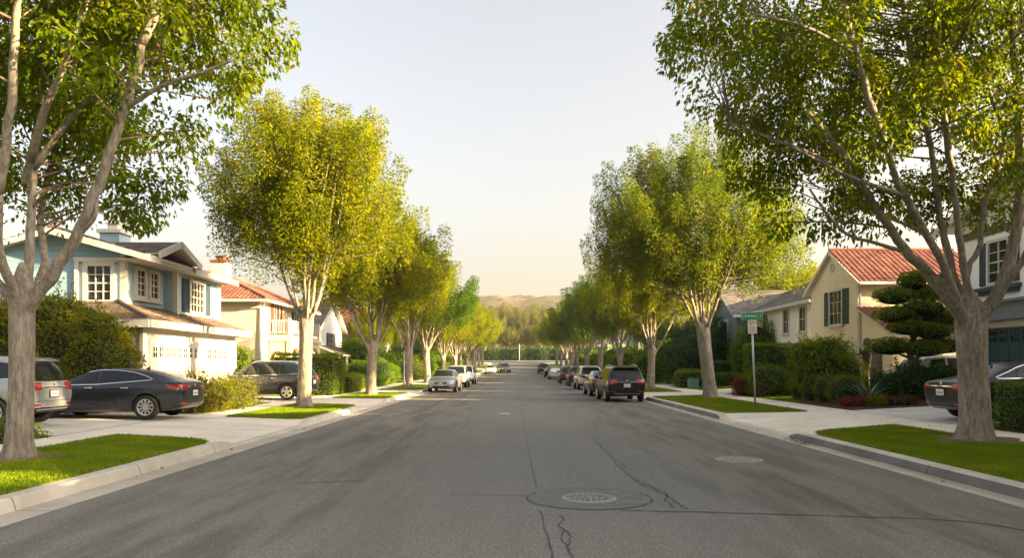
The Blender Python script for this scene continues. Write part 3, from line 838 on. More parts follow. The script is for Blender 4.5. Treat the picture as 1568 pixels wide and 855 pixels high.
# right gardens
hedge('clipped_hedge', 'tall dark clipped hedge behind the signpost', 'hedge', (12.4, 39.3, .2), (16.8, 41.0, 2.85), M['hedge'], 260, .085, .05, .15, seed=20)
shrub('garden_shrub', 'tall loose bright green shrub beside the tall dark hedge', 'shrub', gp(13.5, 33.4), [((0, 0, 1.2), (1.25, 1.0, 1.3)), ((1.0, .2, 1.1), (1.1, 1.0, 1.2)), ((-.5, 0, 1.9), (.8, .8, .75)), ((.4, 0, 2.2), (.8, .7, .55))],
      M['hedge_y'], 300, .10, .12, seed=21, sprigs=70, sprig_len=.45)
for i, (px, yy) in enumerate(((1226, 34.0), (1243, 32.6), (1266, 31.2), (1295, 29.7))):
    x = (px - VX) / F * yy
    shrub('boxwood', ('clipped round boxwood at the far end of the boxwood row', 'second boxwood from the far end of the row', 'third boxwood from the far end of the row', 'widest clipped boxwood at the near end of the row, by the red flowers')[i],
          'boxwood', gp(x, yy), [((0, 0, .52), ((.44, .47, .53, .70)[i], .55, .62)), ((.08, .1, .46), ((.42, .45, .5, .64)[i], .52, .52))], M['hedge_y'], 640, .05, .06, group='row of clipped boxwoods along the mulch bed', seed=22 + i, core=.86)
shrub('garden_shrub', 'dark low spreading shrub around the cloud-pruned pine', 'shrub', gp(16.0, 30.0), [((0, 0, .65), (1.2, 1.0, .8)), ((1.2, -.1, .6), (1.2, .9, .75)), ((-.9, .3, .5), (.8, .8, .6))], M['frond'], 300, .10, .15, seed=27, sprigs=40, sprig_len=.4)
shrub('garden_shrub', 'rounded dark shrub at the foot of the signpost hedge', 'shrub', gp(12.8, 38.0), [((0, 0, .75), (1.2, .9, .95)), ((.9, .2, .6), (.9, .8, .75))], M['hedge'], 340, .075, .12, seed=28)
shrub('garden_shrub', 'red-leaved shrub in the bed left of the signpost', 'shrub', gp(11.9, 39.3), [((0, 0, .5), (.62, .7, .62)), ((.55, -.5, .45), (.6, .6, .55))], M['redleaf'], 480, .07, .14, seed=29)
shrub('garden_shrub', 'white-flecked low shrub between the red-leaved shrub and the dark rounded one', 'shrub', gp(12.3, 37.6), [((0, 0, .35), (.5, .6, .5))], M['straw'], 420, .06, .16, seed=30)
shrub('large_shrub', 'big round dark shrub against the white two-storey house', 'shrub', gp(17.5, 54.6), [((0, 0, 2.3), (1.7, 1.4, 2.4)), ((1.0, 0, 1.7), (1.3, 1.2, 1.8)), ((-.8, 0, 1.8), (1.1, 1.1, 1.8))], M['hedge'], 170, .13, .12, seed=31)
hedge('clipped_hedge', 'near right clipped hedge beside the black sedan', 'hedge', (12.0, 17.4, .2), (14.6, 18.9, 1.3), M['hedge'], 520, .055, .04, .15, seed=32)
hedge('added_shade_hedge', 'tall unseen hedge added beside the blue-shuttered white house to shade the road', 'hedge', (18.6, 18.75, .2), (27, 19.35, 6.9), M['hedge'], 90, .13, .08, .2, seed=36)  # out of view, added to block a streak of sun on the road
hedge('clipped_hedge', 'long low clipped hedge across the lawn beyond the leaning tree', 'hedge', (13.2, 52.5, .2), (17.0, 54.0, 1.15), M['hedge'], 200, .09, .05, .15, seed=33)
hedge('clipped_hedge', 'second low hedge stepped behind the long low one', 'hedge', (14.2, 56.0, .2), (18.4, 57.4, 2.0), M['hedge'], 160, .09, .05, .15, seed=34)
hedge('clipped_hedge', 'squat rounded hedge by the green utility cabinet', 'hedge', (11.4, 52.0, .2), (13.6, 54.5, 1.35), M['hedge_y'], 220, .085, .08, .35, seed=35)
for i, (x, y, rx, h, m) in enumerate(((15.0, 62, 2.8, 5.4, 'frond'), (13.2, 69, 2.2, 3.8, 'hedge'), (15.5, 76, 2.8, 5.2, 'frond'), (13.5, 90, 2.6, 3.6, 'hedge_y'), (14, 104, 2.8, 4.4, 'hedge'), (13.5, 120, 2.8, 3.8, 'hedge'), (13.5, 140, 3.0, 4.2, 'hedge'))):
    shrub('garden_shrub', 'leafy garden shrub behind the right row, {} along the street'.format(('first', 'second', 'third', 'fourth', 'fifth', 'sixth', 'seventh')[i]),
          'shrub', (x, y, .2 + zr(y)), [((0, 0, h * .48), (rx, rx, h * .52)), ((-rx * .5, -rx * .6, h * .35), (rx * .7, rx * .7, h * .38)), ((rx * .5, rx * .4, h * .6), (rx * .7, rx * .7, h * .42))],
          M[m], 75, .17, .14, seed=80 + i, group='garden shrubs behind the right tree row')


# agave, sago palm, flowers, tufts
def rosette(name, label, cat, base, n, L, W, mat, seed, lift=(.2, 1.3), seg=6, droop=.5, leaflets=False):
    rng = random.Random(seed); mb = MB()
    for i in range(n):
        a = i * 2.39996 + rng.uniform(-.1, .1); el = lift[0] + (lift[1] - lift[0]) * (i / n) + rng.uniform(-.08, .08)
        l = L * rng.uniform(.8, 1.1)
        d = Vector((math.cos(a), math.sin(a), 0)); side = Vector((-math.sin(a), math.cos(a), 0)); prev = None
        for k in range(seg + 1):
            t = k / seg
            e = el - droop * t * t
            p = d * (l * t * math.cos(e)) + Vector((0, 0, .12 + l * t * math.sin(el) - droop * .4 * l * t * t))
            if leaflets:
                if k:
                    for q in range(4):
                        tt = (q + rng.random()) / 4
                        c = prev * (1 - tt) + p * tt
                        for sg in (-1, 1):
                            w = W * (1 - abs(t - .45) * .9)
                            e1 = c + side * sg * w + d * w * .6 + Vector((0, 0, .12 * w)); dd = d * .014
                            mb.add([c - dd, c + dd, e1], [(0, 1, 2)])
                    mb.add([prev - side * .008, prev + side * .008, p + side * .008, p - side * .008], [(0, 1, 2, 3)])
            else:
                w = W * math.sin(math.pi * min(1, .15 + t * .85)) ** .7 * (1 - t * .55)
                row = [p - side * w / 2 + Vector((0, 0, w * .25)), p, p + side * w / 2 + Vector((0, 0, w * .25))]
                if k:
                    mb.add(prow + row, [(0, 1, 4, 3), (1, 2, 5, 4)])
                prow = row
            prev = p
    o = mb.build(name, mat, None, smooth=not leaflets); o.location = base
    return tag(o, label, cat)


rosette('agave', 'blue-green spiky agave rosette beside the nearest boxwood', 'agave', gp(13.35, 28.5), 36, 1.1, .14, M['agave'], 41, (.25, 1.35))
rosette('sago_palm', 'dark feathery sago palm spreading behind the agave', 'palm', gp(14.05, 30.9), 50, 1.9, .28, M['frond'], 42, (.35, 1.3), 9, .55, True)
rosette('sago_palm', 'small upright dark palm frond clump left of the pine', 'palm', gp(15.6, 31.6), 18, 1.5, .2, M['frond'], 43, (.7, 1.4), 8, .5, True)
shrub('flowering_plant', 'crimson flowering plant at the foot of the nearest boxwood', 'flower', gp(12.6, 28.0), [((0, 0, .15), (.65, .4, .25)), ((.5, .1, .2), (.4, .4, .28))], M['flower'], 520, .06, .3, seed=44, core=.6)
shrub('flowering_plant', 'rust-red low plants at the mulch edge beside the black sedan driveway', 'flower', gp(14.2, 27.4), [((0, 0, .15), (.7, .35, .3)), ((-.5, .3, .15), (.5, .4, .25))], M['redleaf'], 300, .06, .3, seed=45, core=.6)
tuft('grass_tuft', 'green grassy tuft between the crimson flowers and the rust-red plants', 'grass tuft', gp(13.25, 27.6), .28, .25, .55, 160, [M['hedge_y']], 46, .7, .016)


# cloud-pruned pine
def niwaki():
    base = gp(16.1, 30.4)
    t = thing('cloud_pine', 'cloud-pruned pine with flat layered pads between the cream and white houses', 'tree', base)
    wd = MB()
    wd.tube(catmull([(0, 0, -.2), (.1, 0, .9), (-.12, .05, 1.9), (.12, 0, 2.9), (0, 0, 3.9), (-.1, 0, 4.6)], 4), list(np.linspace(.17, .06, 21)), 8)
    pads = [((0, 0, 4.75), (.55, .5, .33)), ((-.75, .1, 4.15), (.75, .6, .3)), ((.6, -.1, 4.2), (.5, .5, .28)), ((.2, -.3, 3.65), (.95, .75, .32)), ((-.85, -.2, 3.35), (.75, .6, .28)),
            ((1.05, 0, 3.2), (.75, .6, .3)), ((-.4, -.35, 2.85), (.75, .65, .26)), ((.55, -.4, 2.7), (.8, .6, .28)), ((-.95, 0, 2.1), (.9, .7, .3)), ((.2, -.5, 2.0), (.8, .6, .28)), ((1.2, .1, 2.15), (.95, .7, .3))]
    pads = [(c, (r[0] * 1.12, r[1] * 1.12, r[2] * 1.3)) for c, r in pads]
    for c, r in pads:
        wd.tube([(0, 0, c[2] - .5), (c[0] * .5, c[1] * .5, c[2] - .3), (c[0], c[1], c[2] - .05)], [.06, .05, .03], 6)
    wd.build('trunk', M['bark2'], t, True, local=True)
    for i, (c, r) in enumerate(pads):
        rng = np.random.default_rng(700 + i); n = 2100
        u = rand_unit(rng, n); u[:, 2] = np.abs(u[:, 2]) * np.where(rng.random(n) < .75, 1, -.6)
        lump = 1 + .15 * np.sin(u[:, :1] * 7 + i) * np.cos(u[:, 1:2] * 6)
        p = np.array(c) + u * np.array(r) * lump * (1 - np.abs(rng.normal(size=(n, 1))) * .08)
        cm = MB(); cm.ball(c, tuple(k * .8 for k in r), 10, 6)
        obj_from_mesh('foliage_pad', mesh_from_leaves('foliage_pad', scatter_leaves(rng, p, norm(u + np.array([0, 0, .6])), .075, .6), cm, [M['hedge_y'], M['dark']]), t)


niwaki()
# ------------------------------------------------------------------ cars (x forward, y left, z up)
# stations: x, z_bottom, half width low, half width mid, belt z, belt half width, top z, top half width
CARS = {
    'suv': dict(L=4.6, W=1.86, r=.365, wb=(-1.36, 1.36), clad=.46, st=[
        (-2.30, .50, .62, .74, .92, .70, .97, .52), (-2.25, .38, .78, .87, 1.00, .82, 1.08, .66), (-2.12, .33, .84, .915, 1.06, .87, 1.36, .68),
        (-1.95, .30, .86, .925, 1.08, .885, 1.62, .66), (-1.7, .28, .87, .93, 1.08, .89, 1.70, .66), (-1.0, .26, .87, .93, 1.07, .895, 1.745, .67),
        (-.2, .25, .87, .93, 1.06, .895, 1.755, .67), (.25, .25, .87, .93, 1.055, .895, 1.73, .66), (.55, .25, .87, .93, 1.05, .89, 1.62, .66),
        (.9, .25, .87, .93, 1.04, .885, 1.36, .69), (1.2, .26, .87, .93, 1.02, .87, 1.10, .73), (1.4, .27, .86, .925, 1.00, .85, 1.06, .72), (1.85, .29, .84, .91, .93, .81, 1.00, .68),
        (2.12, .31, .80, .87, .84, .75, .90, .60), (2.25, .36, .72, .79, .74, .66, .79, .52), (2.30, .44, .58, .64, .66, .55, .69, .42)]),
    'sedan': dict(L=4.8, W=1.84, r=.335, wb=(-1.40, 1.40), clad=.24, st=[
        (-2.40, .46, .58, .70, .86, .66, .90, .50), (-2.35, .34, .74, .84, .96, .78, 1.01, .62), (-2.15, .27, .82, .90, 1.00, .84, 1.06, .68),
        (-1.75, .24, .85, .915, 1.0, .86, 1.08, .70), (-1.5, .22, .86, .92, .985, .87, 1.13, .68), (-1.1, .20, .86, .92, .97, .875, 1.34, .62), (-.7, .19, .86, .92, .96, .875, 1.435, .60),
        (-.1, .18, .86, .92, .95, .875, 1.46, .605), (.3, .18, .86, .92, .945, .875, 1.43, .60), (.65, .18, .86, .92, .94, .87, 1.30, .62),
        (1.0, .18, .86, .92, .93, .865, 1.10, .68), (1.25, .19, .86, .92, .915, .85, .985, .70), (1.6, .21, .85, .91, .87, .83, .94, .68), (2.0, .23, .82, .885, .79, .77, .86, .62),
        (2.25, .26, .76, .82, .70, .69, .76, .54), (2.36, .32, .66, .71, .62, .60, .67, .46), (2.40, .40, .52, .56, .56, .48, .59, .36)]),
    'fastback': dict(L=4.9, W=1.86, r=.35, wb=(-1.42, 1.42), clad=.24, st=[
        (-2.45, .46, .58, .70, .90, .66, .96, .50), (-2.40, .34, .76, .86, 1.00, .80, 1.06, .62), (-2.2, .27, .83, .905, 1.05, .85, 1.13, .66),
        (-1.85, .23, .86, .92, 1.05, .865, 1.25, .62), (-1.5, .21, .87, .93, 1.03, .875, 1.37, .61), (-1.0, .20, .87, .93, 1.0, .88, 1.455, .61), (-.5, .19, .87, .93, .98, .88, 1.485, .61),
        (0.0, .18, .87, .93, .965, .88, 1.48, .61), (.35, .18, .87, .93, .955, .88, 1.42, .60), (.75, .18, .87, .93, .945, .875, 1.26, .63),
        (1.1, .18, .87, .93, .935, .87, 1.07, .68), (1.3, .19, .87, .93, .92, .855, .99, .70), (1.65, .21, .86, .92, .87, .83, .94, .68), (2.05, .23, .83, .89, .79, .77, .86, .62),
        (2.3, .26, .77, .83, .70, .69, .76, .54), (2.41, .32, .66, .71, .62, .60, .67, .46), (2.45, .40, .52, .56, .56, .48, .59, .36)]),
}


def car_surface(kind):
    K = CARS[kind]; mb = MB(); rows = []
    for (x, zb, wl, wm, bz, bw, tz, tw) in K['st']:
        zm = zb + (bz - zb) * .55
        half = [(0, zb), (wl * .6, zb), (wl * .93, zb + .01), (wl, zb + .09), (wm, zm), (wm * .995, zm + (bz - zm) * .55), (bw + (wm - bw) * .3, bz - .03), (bw, bz + .01),
                (bw * .55 + tw * .45, bz * .55 + tz * .45 + .0), (tw + .035, tz - min(.10, (tz - bz) * .35)), (tw - .03, tz - .02), (tw * .55, tz + .005), (0, tz + .012)]
        row = [(x, y, z) for y, z in half] + [(x, -y, z) for y, z in reversed(half[1:-1])]
        rows.append(row)
    n = len(rows[0]); vs = [p for r_ in rows for p in r_]; fs = []
    for i in range(len(rows) - 1):
        for k in range(n):
            k2 = (k + 1) % n
            fs.append((i * n + k, (i + 1) * n + k, (i + 1) * n + k2, i * n + k2))
    # end caps as strips between the two halves, so the surface stays smooth
    for i, flip in ((0, False), (len(rows) - 1, True)):
        for k in range(n // 2):
            a, b_, c, d = k, k + 1, (n - k - 1) % n, (n - k) % n
            f = [i * n + a, i * n + b_, i * n + c, i * n + d]
            f = [q for j, q in enumerate(f) if q not in f[:j]]
            if len(f) >= 3: fs.append(tuple(f if not flip else reversed(f)))
    mb.add(vs, fs)
    return mb


_cache = {}


def car_body(kind):
    """subdivided shell with the wheel wells cut out: (mesh data lists, BVH of the uncut shell)"""
    if kind in _cache: return _cache[kind]
    K = CARS[kind]; mb = car_surface(kind)
    me = bpy.data.meshes.new('shell'); me.from_pydata(mb.v, [], mb.f)
    bm = bmesh.new(); bm.from_mesh(me); bmesh.ops.recalc_face_normals(bm, faces=bm.faces); bm.to_mesh(me); bm.free()
    ob = bpy.data.objects.new('shell', me); COL.objects.link(ob)
    md = ob.modifiers.new('s', 'SUBSURF'); md.levels = 2; md.render_levels = 2
    dg = bpy.context.evaluated_depsgraph_get()
    smooth = bpy.data.meshes.new_from_object(ob.evaluated_get(dg))
    bvh = BVHTree.FromPolygons([v.co.copy() for v in smooth.vertices], [tuple(p.vertices) for p in smooth.polygons])
    cut = MB(); rw = K['r'] + .055
    for x in K['wb']:
        for s in (-1, 1):
            y0, y1 = K['W'] / 2 - .30, K['W'] / 2 + .3
            cut.tube([(x, s * y0, K['r']), (x, s * y1, K['r'])] if s > 0 else [(x, s * y1, K['r']), (x, s * y0, K['r'])], rw, 40)
    cme = bpy.data.meshes.new('cut'); cme.from_pydata(cut.v, [], cut.f)
    bm = bmesh.new(); bm.from_mesh(cme); bmesh.ops.recalc_face_normals(bm, faces=bm.faces); bm.to_mesh(cme); bm.free()
    co = bpy.data.objects.new('cut', cme); COL.objects.link(co)
    bo = ob.modifiers.new('b', 'BOOLEAN'); bo.operation = 'DIFFERENCE'; bo.object = co; bo.solver = 'EXACT'
    bpy.context.view_layer.update()
    dg = bpy.context.evaluated_depsgraph_get()
    res = bpy.data.meshes.new_from_object(ob.evaluated_get(dg))
    mi = []
    for p in res.polygons:
        c = p.center; well = any(math.hypot(c.x - x, c.z - K['r']) < rw + .004 for x in K['wb'])
        mi.append(1 if well or (c.z < K['clad'] and kind == 'suv') or c.z < .2 else 0)
    res.materials.clear()
    data = (res, mi, bvh)
    bpy.data.objects.remove(ob); bpy.data.objects.remove(co)
    _cache[kind] = data
    return data


def resample(pts, n):
    pts = [Vector(p) for p in pts]
    ln = [0]
    for a, b in zip(pts, pts[1:]): ln.append(ln[-1] + (b - a).length)
    out = []
    for i in range(n + 1):
        t = ln[-1] * i / n; j = 0
        while j < len(pts) - 2 and ln[j + 1] < t: j += 1
        d = ln[j + 1] - ln[j]
        out.append(pts[j].lerp(pts[j + 1], 0 if d == 0 else (t - ln[j]) / d))
    return out


def patch(mb, bvh, bot, top, d, off=.006, n=12, m=5, mi=0):
    """a panel lying on the shell: the strip between two polylines thrown onto it along d"""
    d = Vector(d).normalized(); B, T = resample(bot, n), resample(top, n); vs = []
    for j in range(m + 1):
        for i in range(n + 1):
            p = B[i].lerp(T[i], j / m)
            h = bvh.ray_cast(p - d * 4, d)
            if h[0] is None:
                h = bvh.find_nearest(p)
            nn = h[1]
            if nn.dot(d) > 0: nn = -nn
            vs.append(h[0] + nn * off)
    mb.add(vs, [(j * (n + 1) + i, j * (n + 1) + i + 1, (j + 1) * (n + 1) + i + 1, (j + 1) * (n + 1) + i) for j in range(m) for i in range(n)], mi)


SIDE = {
    'suv': dict(win=[([(.98, 1.10), (.04, 1.12)], [(.50, 1.50), (.36, 1.58), (.04, 1.63)]), ([(-.04, 1.12), (-.98, 1.14)], [(-.04, 1.63), (-.94, 1.62)]), ([(-1.06, 1.15), (-1.82, 1.20)], [(-1.02, 1.615), (-1.66, 1.56)])],
                doors=(1.05, 0, -1.02), dz=(.46, 1.06), hz=.98, rg=((1.12, .70), (1.55, .60)), ws=((1.12, .74), (1.64, .60)), tail=(.88, 1.10), plate=(-1, .80)),
    'sedan': dict(win=[([(1.02, 1.0), (.0, 1.01)], [(.50, 1.26), (.34, 1.32), (.0, 1.37)]), ([(-.07, 1.01), (-.98, 1.03)], [(-.07, 1.37), (-.55, 1.355), (-.80, 1.29)]), ([(-1.04, 1.035), (-1.42, 1.06)], [(-.88, 1.27), (-1.05, 1.20)])],
                  doors=(1.1, -.03, -1.02), dz=(.32, .96), hz=.86, rg=((1.10, .66), (1.385, .56)), ws=((1.04, .72), (1.385, .58)), tail=(.80, .97), plate=(-1, .78)),
    'fastback': dict(win=[([(1.10, 1.0), (.02, 1.02)], [(.62, 1.25), (.40, 1.33), (.02, 1.395)]), ([(-.06, 1.02), (-1.05, 1.07)], [(-.06, 1.395), (-.5, 1.39), (-.95, 1.335)]), ([(-1.11, 1.075), (-1.52, 1.14)], [(-1.02, 1.32), (-1.30, 1.24)])],
                     doors=(1.14, -.02, -1.08), dz=(.32, .97), hz=.90, rg=((1.14, .64), (1.38, .54)), ws=((1.03, .72), (1.41, .58)), tail=(.84, 1.00), plate=(-1, .78)),
}


def wheel(K, parent, x, s, style):
    r = K['r']; w = .225; y = s * (K['W'] / 2 - .115)
    t = MB(); h = w / 2
    t.lathe([(r * .66, -h * .9), (r * .86, -h), (r * .96, -h * .9), (r, -h * .62), (r, h * .62), (r * .96, h * .9), (r * .86, h), (r * .66, h * .9), (r * .66, -h * .9)], 36, 'y', (x, y, r))
    tyre = t.build('wheel', M['rubber'], parent, True, local=True)
    m = MB(); o = y + s * h * .80
    m.lathe([(r * .68, -.02), (r * .68, s * .018 + .0), (r * .60, s * .010), (r * .60, -s * .05)], 36, 'y', (x, o, r))
    m.lathe([(.001, -s * .055), (r * .62, -s * .055)], 30, 'y', (x, o, r), 1)
    nsp = 10 if style == 10 else 5
    for k in range(nsp):
        a = 2 * math.pi * k / nsp + .3
        dirs = Vector((math.cos(a), 0, math.sin(a))); tng = Vector((-math.sin(a), 0, math.cos(a)))
        wi, wo = (.018, .028) if nsp == 10 else (.035, .062)
        c0 = Vector((x, o - s * .012, r)) + dirs * .03; c1 = Vector((x, o - s * .002, r)) + dirs * r * .63
        poly = [c0 - tng * wi, c0 + tng * wi, c1 + tng * wo, c1 - tng * wo]
        m.prism(poly, (0, s * .018, 0))
    m.lathe([(.001, s * .012), (r * .16, s * .008), (r * .17, -s * .03)], 16, 'y', (x, o, r))
    m.build('rim', [M['alloy'], M['black']], tyre, False, local=True)


def text_marks(mb, c, u, v, width, height, n, rng, mi=0):
    """small dark strokes standing in a row, like characters too far away to read"""
    c = Vector(c); u = Vector(u); v = Vector(v); nn = u.cross(v)
    for i in range(n):
        w = width / n * .55
        mb.obox(c + u * (width * ((i + .5) / n - .5)), u, nn, w, .004, height * rng.uniform(.8, 1.0), mi)


def make_car(name, label, cat, loc, rz, kind, paint, group=None, style=10, detail=True, rails=False, pitch=0.0, chrome=True, sc=1.0):
    K = CARS[kind]; S = SIDE[kind]
    res, mi, bvh = car_body(kind)
    root = thing(name, label, cat, loc, rz, group)
    root.scale = (sc, sc, sc)
    if pitch: root.rotation_euler = (0, pitch, rz)
    me = res.copy(); me.name = 'body'
    me.materials.append(paint); me.materials.append(M['black'])
    me.polygons.foreach_set('material_index', mi); me.polygons.foreach_set('use_smooth', [True] * len(me.polygons)); me.update()
    body = obj_from_mesh('body', me, root)
    lx, rx = 3.0, -3.0

    def hit(y, z, d):
        h = bvh.ray_cast(Vector((-4 * d, y, z)), Vector((d, 0, 0)))
        return h[0].x if h[0] else -d * K['L'] / 2

    for s in (-1, 1):
        dd = (0, -s, 0)
        for b_, t_ in S['win']:
            m = MB(); patch(m, bvh, [(x, 0, z) for x, z in b_], [(x, 0, z) for x, z in t_], dd, .005, 12, 5)
            m.build('side_window', M['glass'], root, True, local=True)
        if chrome:
            m = MB()
            x0 = S['win'][0][0][0][0]; x1 = S['win'][2][0][1][0]; z0 = S['win'][0][0][0][1]; z1 = S['win'][2][0][1][1]
            patch(m, bvh, [(x0 + .03, 0, z0 - .035), (0, 0, z0 - .015), (x1 - .04, 0, z1 - .025)], [(x0, 0, z0 - .008), (0, 0, z0 + .012), (x1 - .03, 0, z1 - .002)], dd, .008, 20, 1)
            if kind != 'suv':
                tp = [q for w_ in S['win'] for q in w_[1]]
                arc = [(x0 - .02, z0 + .02)] + tp + [(x1 - .04, z1)]
                patch(m, bvh, [(x, 0, z + .004) for x, z in arc], [(x, 0, z + .026) for x, z in arc], dd, .008, 30, 1)
            m.build('window_trim', M['chrome'], root, True, local=True)
        if detail:
            a, b_, c = S['doors']; z0, z1 = S['dz']
            m = MB()
            for x, top in ((a, z1 - .02), (b_, z1), (c, z1)):
                bx = x + (.10 if x == c else 0)
                patch(m, bvh, [(bx - .006, 0, z0), (x - .006, 0, (z0 + z1) / 2), (x - .006, 0, top)], [(bx + .006, 0, z0), (x + .006, 0, (z0 + z1) / 2), (x + .006, 0, top)], dd, .0025, 10, 1)
            patch(m, bvh, [(a, 0, z0 - .006), (c + .1, 0, z0 - .006)], [(a, 0, z0 + .006), (c + .1, 0, z0 + .006)], dd, .0025, 16, 1)
            m.build('door_seam', M['black'], root, True, local=True)
            for x in (b_ + .24, c + .26):
                h = bvh.ray_cast(Vector((x, s * 4, S['hz'])), Vector((0, -s, 0)))[0]
                m = MB(); m.tube([(x - .11, h.y + s * .004, S['hz']), (x - .09, h.y + s * .035, S['hz'] + .004), (x + .09, h.y + s * .035, S['hz'] + .004), (x + .11, h.y + s * .004, S['hz'])], .014, 8)
                m.build('door_handle', M['chrome'] if chrome else paint, root, True, local=True)
            # sill strip
            m = MB(); patch(m, bvh, [(K['wb'][1] - .5, 0, z0 - .10), (K['wb'][0] + .5, 0, z0 - .10)], [(K['wb'][1] - .5, 0, z0 - .045), (K['wb'][0] + .5, 0, z0 - .045)], dd, .008, 16, 1)
            m.build('sill_strip', M['black'] if kind == 'suv' else paint, root, True, local=True)
        # mirrors
        mx = S['win'][0][0][0][0] - .12; mz = S['win'][0][0][0][1] + .06
        h = bvh.ray_cast(Vector((mx, s * 4, mz - .08)), Vector((0, -s, 0)))[0]
        m = MB(); m.ball((mx, h.y + s * .13, mz), (.075, .125, .08), 10, 8); m.tube([(mx, h.y - s * .02, mz - .07), (mx, h.y + s * .09, mz - .03)], .028, 6)
        m.build('mirror', paint if detail else M['black'], root, True, local=True)
        # tail lamps and head lamps, wrapping the corners
        z0, z1 = S['tail']; W2 = K['W'] / 2; xe = -K['L'] / 2
        m = MB()
        patch(m, bvh, [(0, s * .46, z0 + .03), (0, s * .80, z0)], [(0, s * .46, z1 - .03), (0, s * .80, z1)], (1, 0, 0), .008, 10, 4)
        patch(m, bvh, [(xe + .10, 0, z0), (xe + .36, 0, z0 + .05)], [(xe + .10, 0, z1), (xe + .50, 0, z1 + .0)], dd, .008, 8, 4)
        patch(m, bvh, [(0, s * .30, z0 + .085), (0, s * .46, z0 + .075)], [(0, s * .30, z0 + .10), (0, s * .46, z0 + .10)], (1, 0, 0), .010, 6, 1, 1)
        tl = m.build('tail_light', [M['redlens'], M['whitelens']], root, True, local=True)
        m = MB()
        zh = .70 if kind == 'suv' else .60
        patch(m, bvh, [(0, s * .46, zh + .0), (0, s * .80, zh + .03)], [(0, s * .44, zh + .08), (0, s * .80, zh + .15)], (-1, 0, 0), .008, 10, 4)
        patch(m, bvh, [(-xe - .12, 0, zh + .04), (-xe - .36, 0, zh + .12)], [(-xe - .12, 0, zh + .15), (-xe - .46, 0, zh + .19)], dd, .008, 8, 3)
        m.build('headlight', M['whitelens'], root, True, local=True)
        m = MB(); zf = .50 if kind == 'suv' else .42
        patch(m, bvh, [(0, s * .52, zf), (0, s * .74, zf)], [(0, s * .52, zf + .05), (0, s * .74, zf + .06)], (1, 0, 0), .008, 6, 2)
        m.build('reflector', M['redlens'], root, True, local=True)
        if rails:
            m = MB(); pts = []
            for x in np.linspace(-1.75, .35, 12):
                h = bvh.ray_cast(Vector((x, s * .60, 4)), Vector((0, 0, -1)))[0]
                pts.append((x, s * .60, h.z + (.05 if -1.6 < x < .25 else .0)))
            m.tube(pts, .018, 6); m.build('roof_rail', M['chrome'], root, True, local=True)
    (z0, y0), (z1, y1) = S['rg']
    m = MB(); patch(m, bvh, [(0, -y0, z0), (0, 0, z0 - .02), (0, y0, z0)], [(0, -y1, z1), (0, 0, z1 + .02), (0, y1, z1)], (1, 0, 0) if kind == 'suv' else (.85, 0, -.5), .006, 16, 8)
    m.build('rear_window', M['glass'], root, True, local=True)
    (z0, y0), (z1, y1) = S['ws']
    m = MB(); patch(m, bvh, [(1.2, -y0, z0), (1.2, 0, z0 + .0), (1.2, y0, z0)], [(.5, -y1, z1), (.5, 0, z1 + .015), (.5, y1, z1)], (-1, 0, 0), .006, 16, 8)
    m.build('windshield', M['glass'], root, True, local=True)
    # tail: plate, badge, chrome strip, boot seam, lower bumper
    pz = .80 if kind == 'suv' else .74
    rngp = random.Random(len(label))
    xh = hit(0, pz, 1) - .012
    m = MB(); m.obox((xh + .01, 0, pz), (0, 1, 0), (1, 0, 0), .40, .02, .20, 0); m.build('plate_recess', M['black'], root, local=True)
    m = MB(); m.obox((xh - .006, 0, pz), (0, 1, 0), (1, 0, 0), .31, .012, .155, 0); text_marks(m, (xh - .013, 0, pz - .005), (0, 1, 0), (0, 0, 1), .25, .06, 7, rngp, 1)
    m.build('licence_plate', [M['plate'], M['plateink']], root, local=True)
    m = MB(); bz = pz + .19
    patch(m, bvh, [(0, -.42, bz - .045), (0, .42, bz - .045)], [(0, -.42, bz - .02), (0, .42, bz - .02)], (1, 0, 0), .014, 12, 1)
    m.build('tailgate_strip', M['chrome'], root, True, local=True)
    hx = hit(0, bz + .035, 1)
    m = MB(); m.lathe([(.001, 0), (.04, 0), (.045, .01), (.035, .016), (.001, .012)], 14, 'y'); m.v = [(hx - p[1] - .002, p[0], bz + .035 + p[2]) for p in m.v]
    m.build('badge', M['chrome'], root, True, local=True)
    if detail:
        m = MB()
        zb = .62 if kind == 'suv' else .56
        patch(m, bvh, [(0, -.80, zb - .005), (0, .80, zb - .005)], [(0, -.80, zb + .006), (0, .80, zb + .006)], (1, 0, 0), .003, 20, 1)
        ys = .56
        for s in (-1, 1):
            patch(m, bvh, [(0, s * ys - .005, zb), (0, s * ys - .005, pz + .1)], [(0, s * ys + .005, zb), (0, s * ys + .005, pz + .1)], (1, 0, 0), .003, 6, 1)
        m.build('tailgate_seam', M['black'], root, True, local=True)
        m = MB()
        if kind == 'suv':
            patch(m, bvh, [(0, -.62, .40), (0, .62, .40)], [(0, -.62, .435), (0, .62, .435)], (1, 0, 0), .014, 14, 1)
        else:
            patch(m, bvh, [(0, -.66, .36), (0, .66, .36)], [(0, -.66, .375), (0, .66, .375)], (1, 0, 0), .012, 14, 1)
        m.build('bumper_strip', M['alloy'], root, True, local=True)
        if kind == 'suv':
            m = MB()
            h0 = bvh.ray_cast(Vector((-1.9, 0, 4)), Vector((0, 0, -1)))[0].z
            m.prism([(-1.80, -.60, h0 + .05), (-1.80, .60, h0 + .05), (-2.08, .54, h0 - .01), (-2.08, -.54, h0 - .01)], (0, 0, .035))
            m.build('spoiler', paint, root, local=True)
            m = MB(); m.tube([(hit(0, 1.16, 1) - .015, 0, 1.16), (hit(.2, 1.2, 1) - .018, .2, 1.20), (hit(.34, 1.22, 1) - .018, .34, 1.22)], .011, 5); m.build('rear_wiper', M['black'], root, local=True)
        m = MB(); h0 = bvh.ray_cast(Vector((-1.0, 0, 4)), Vector((0, 0, -1)))[0].z
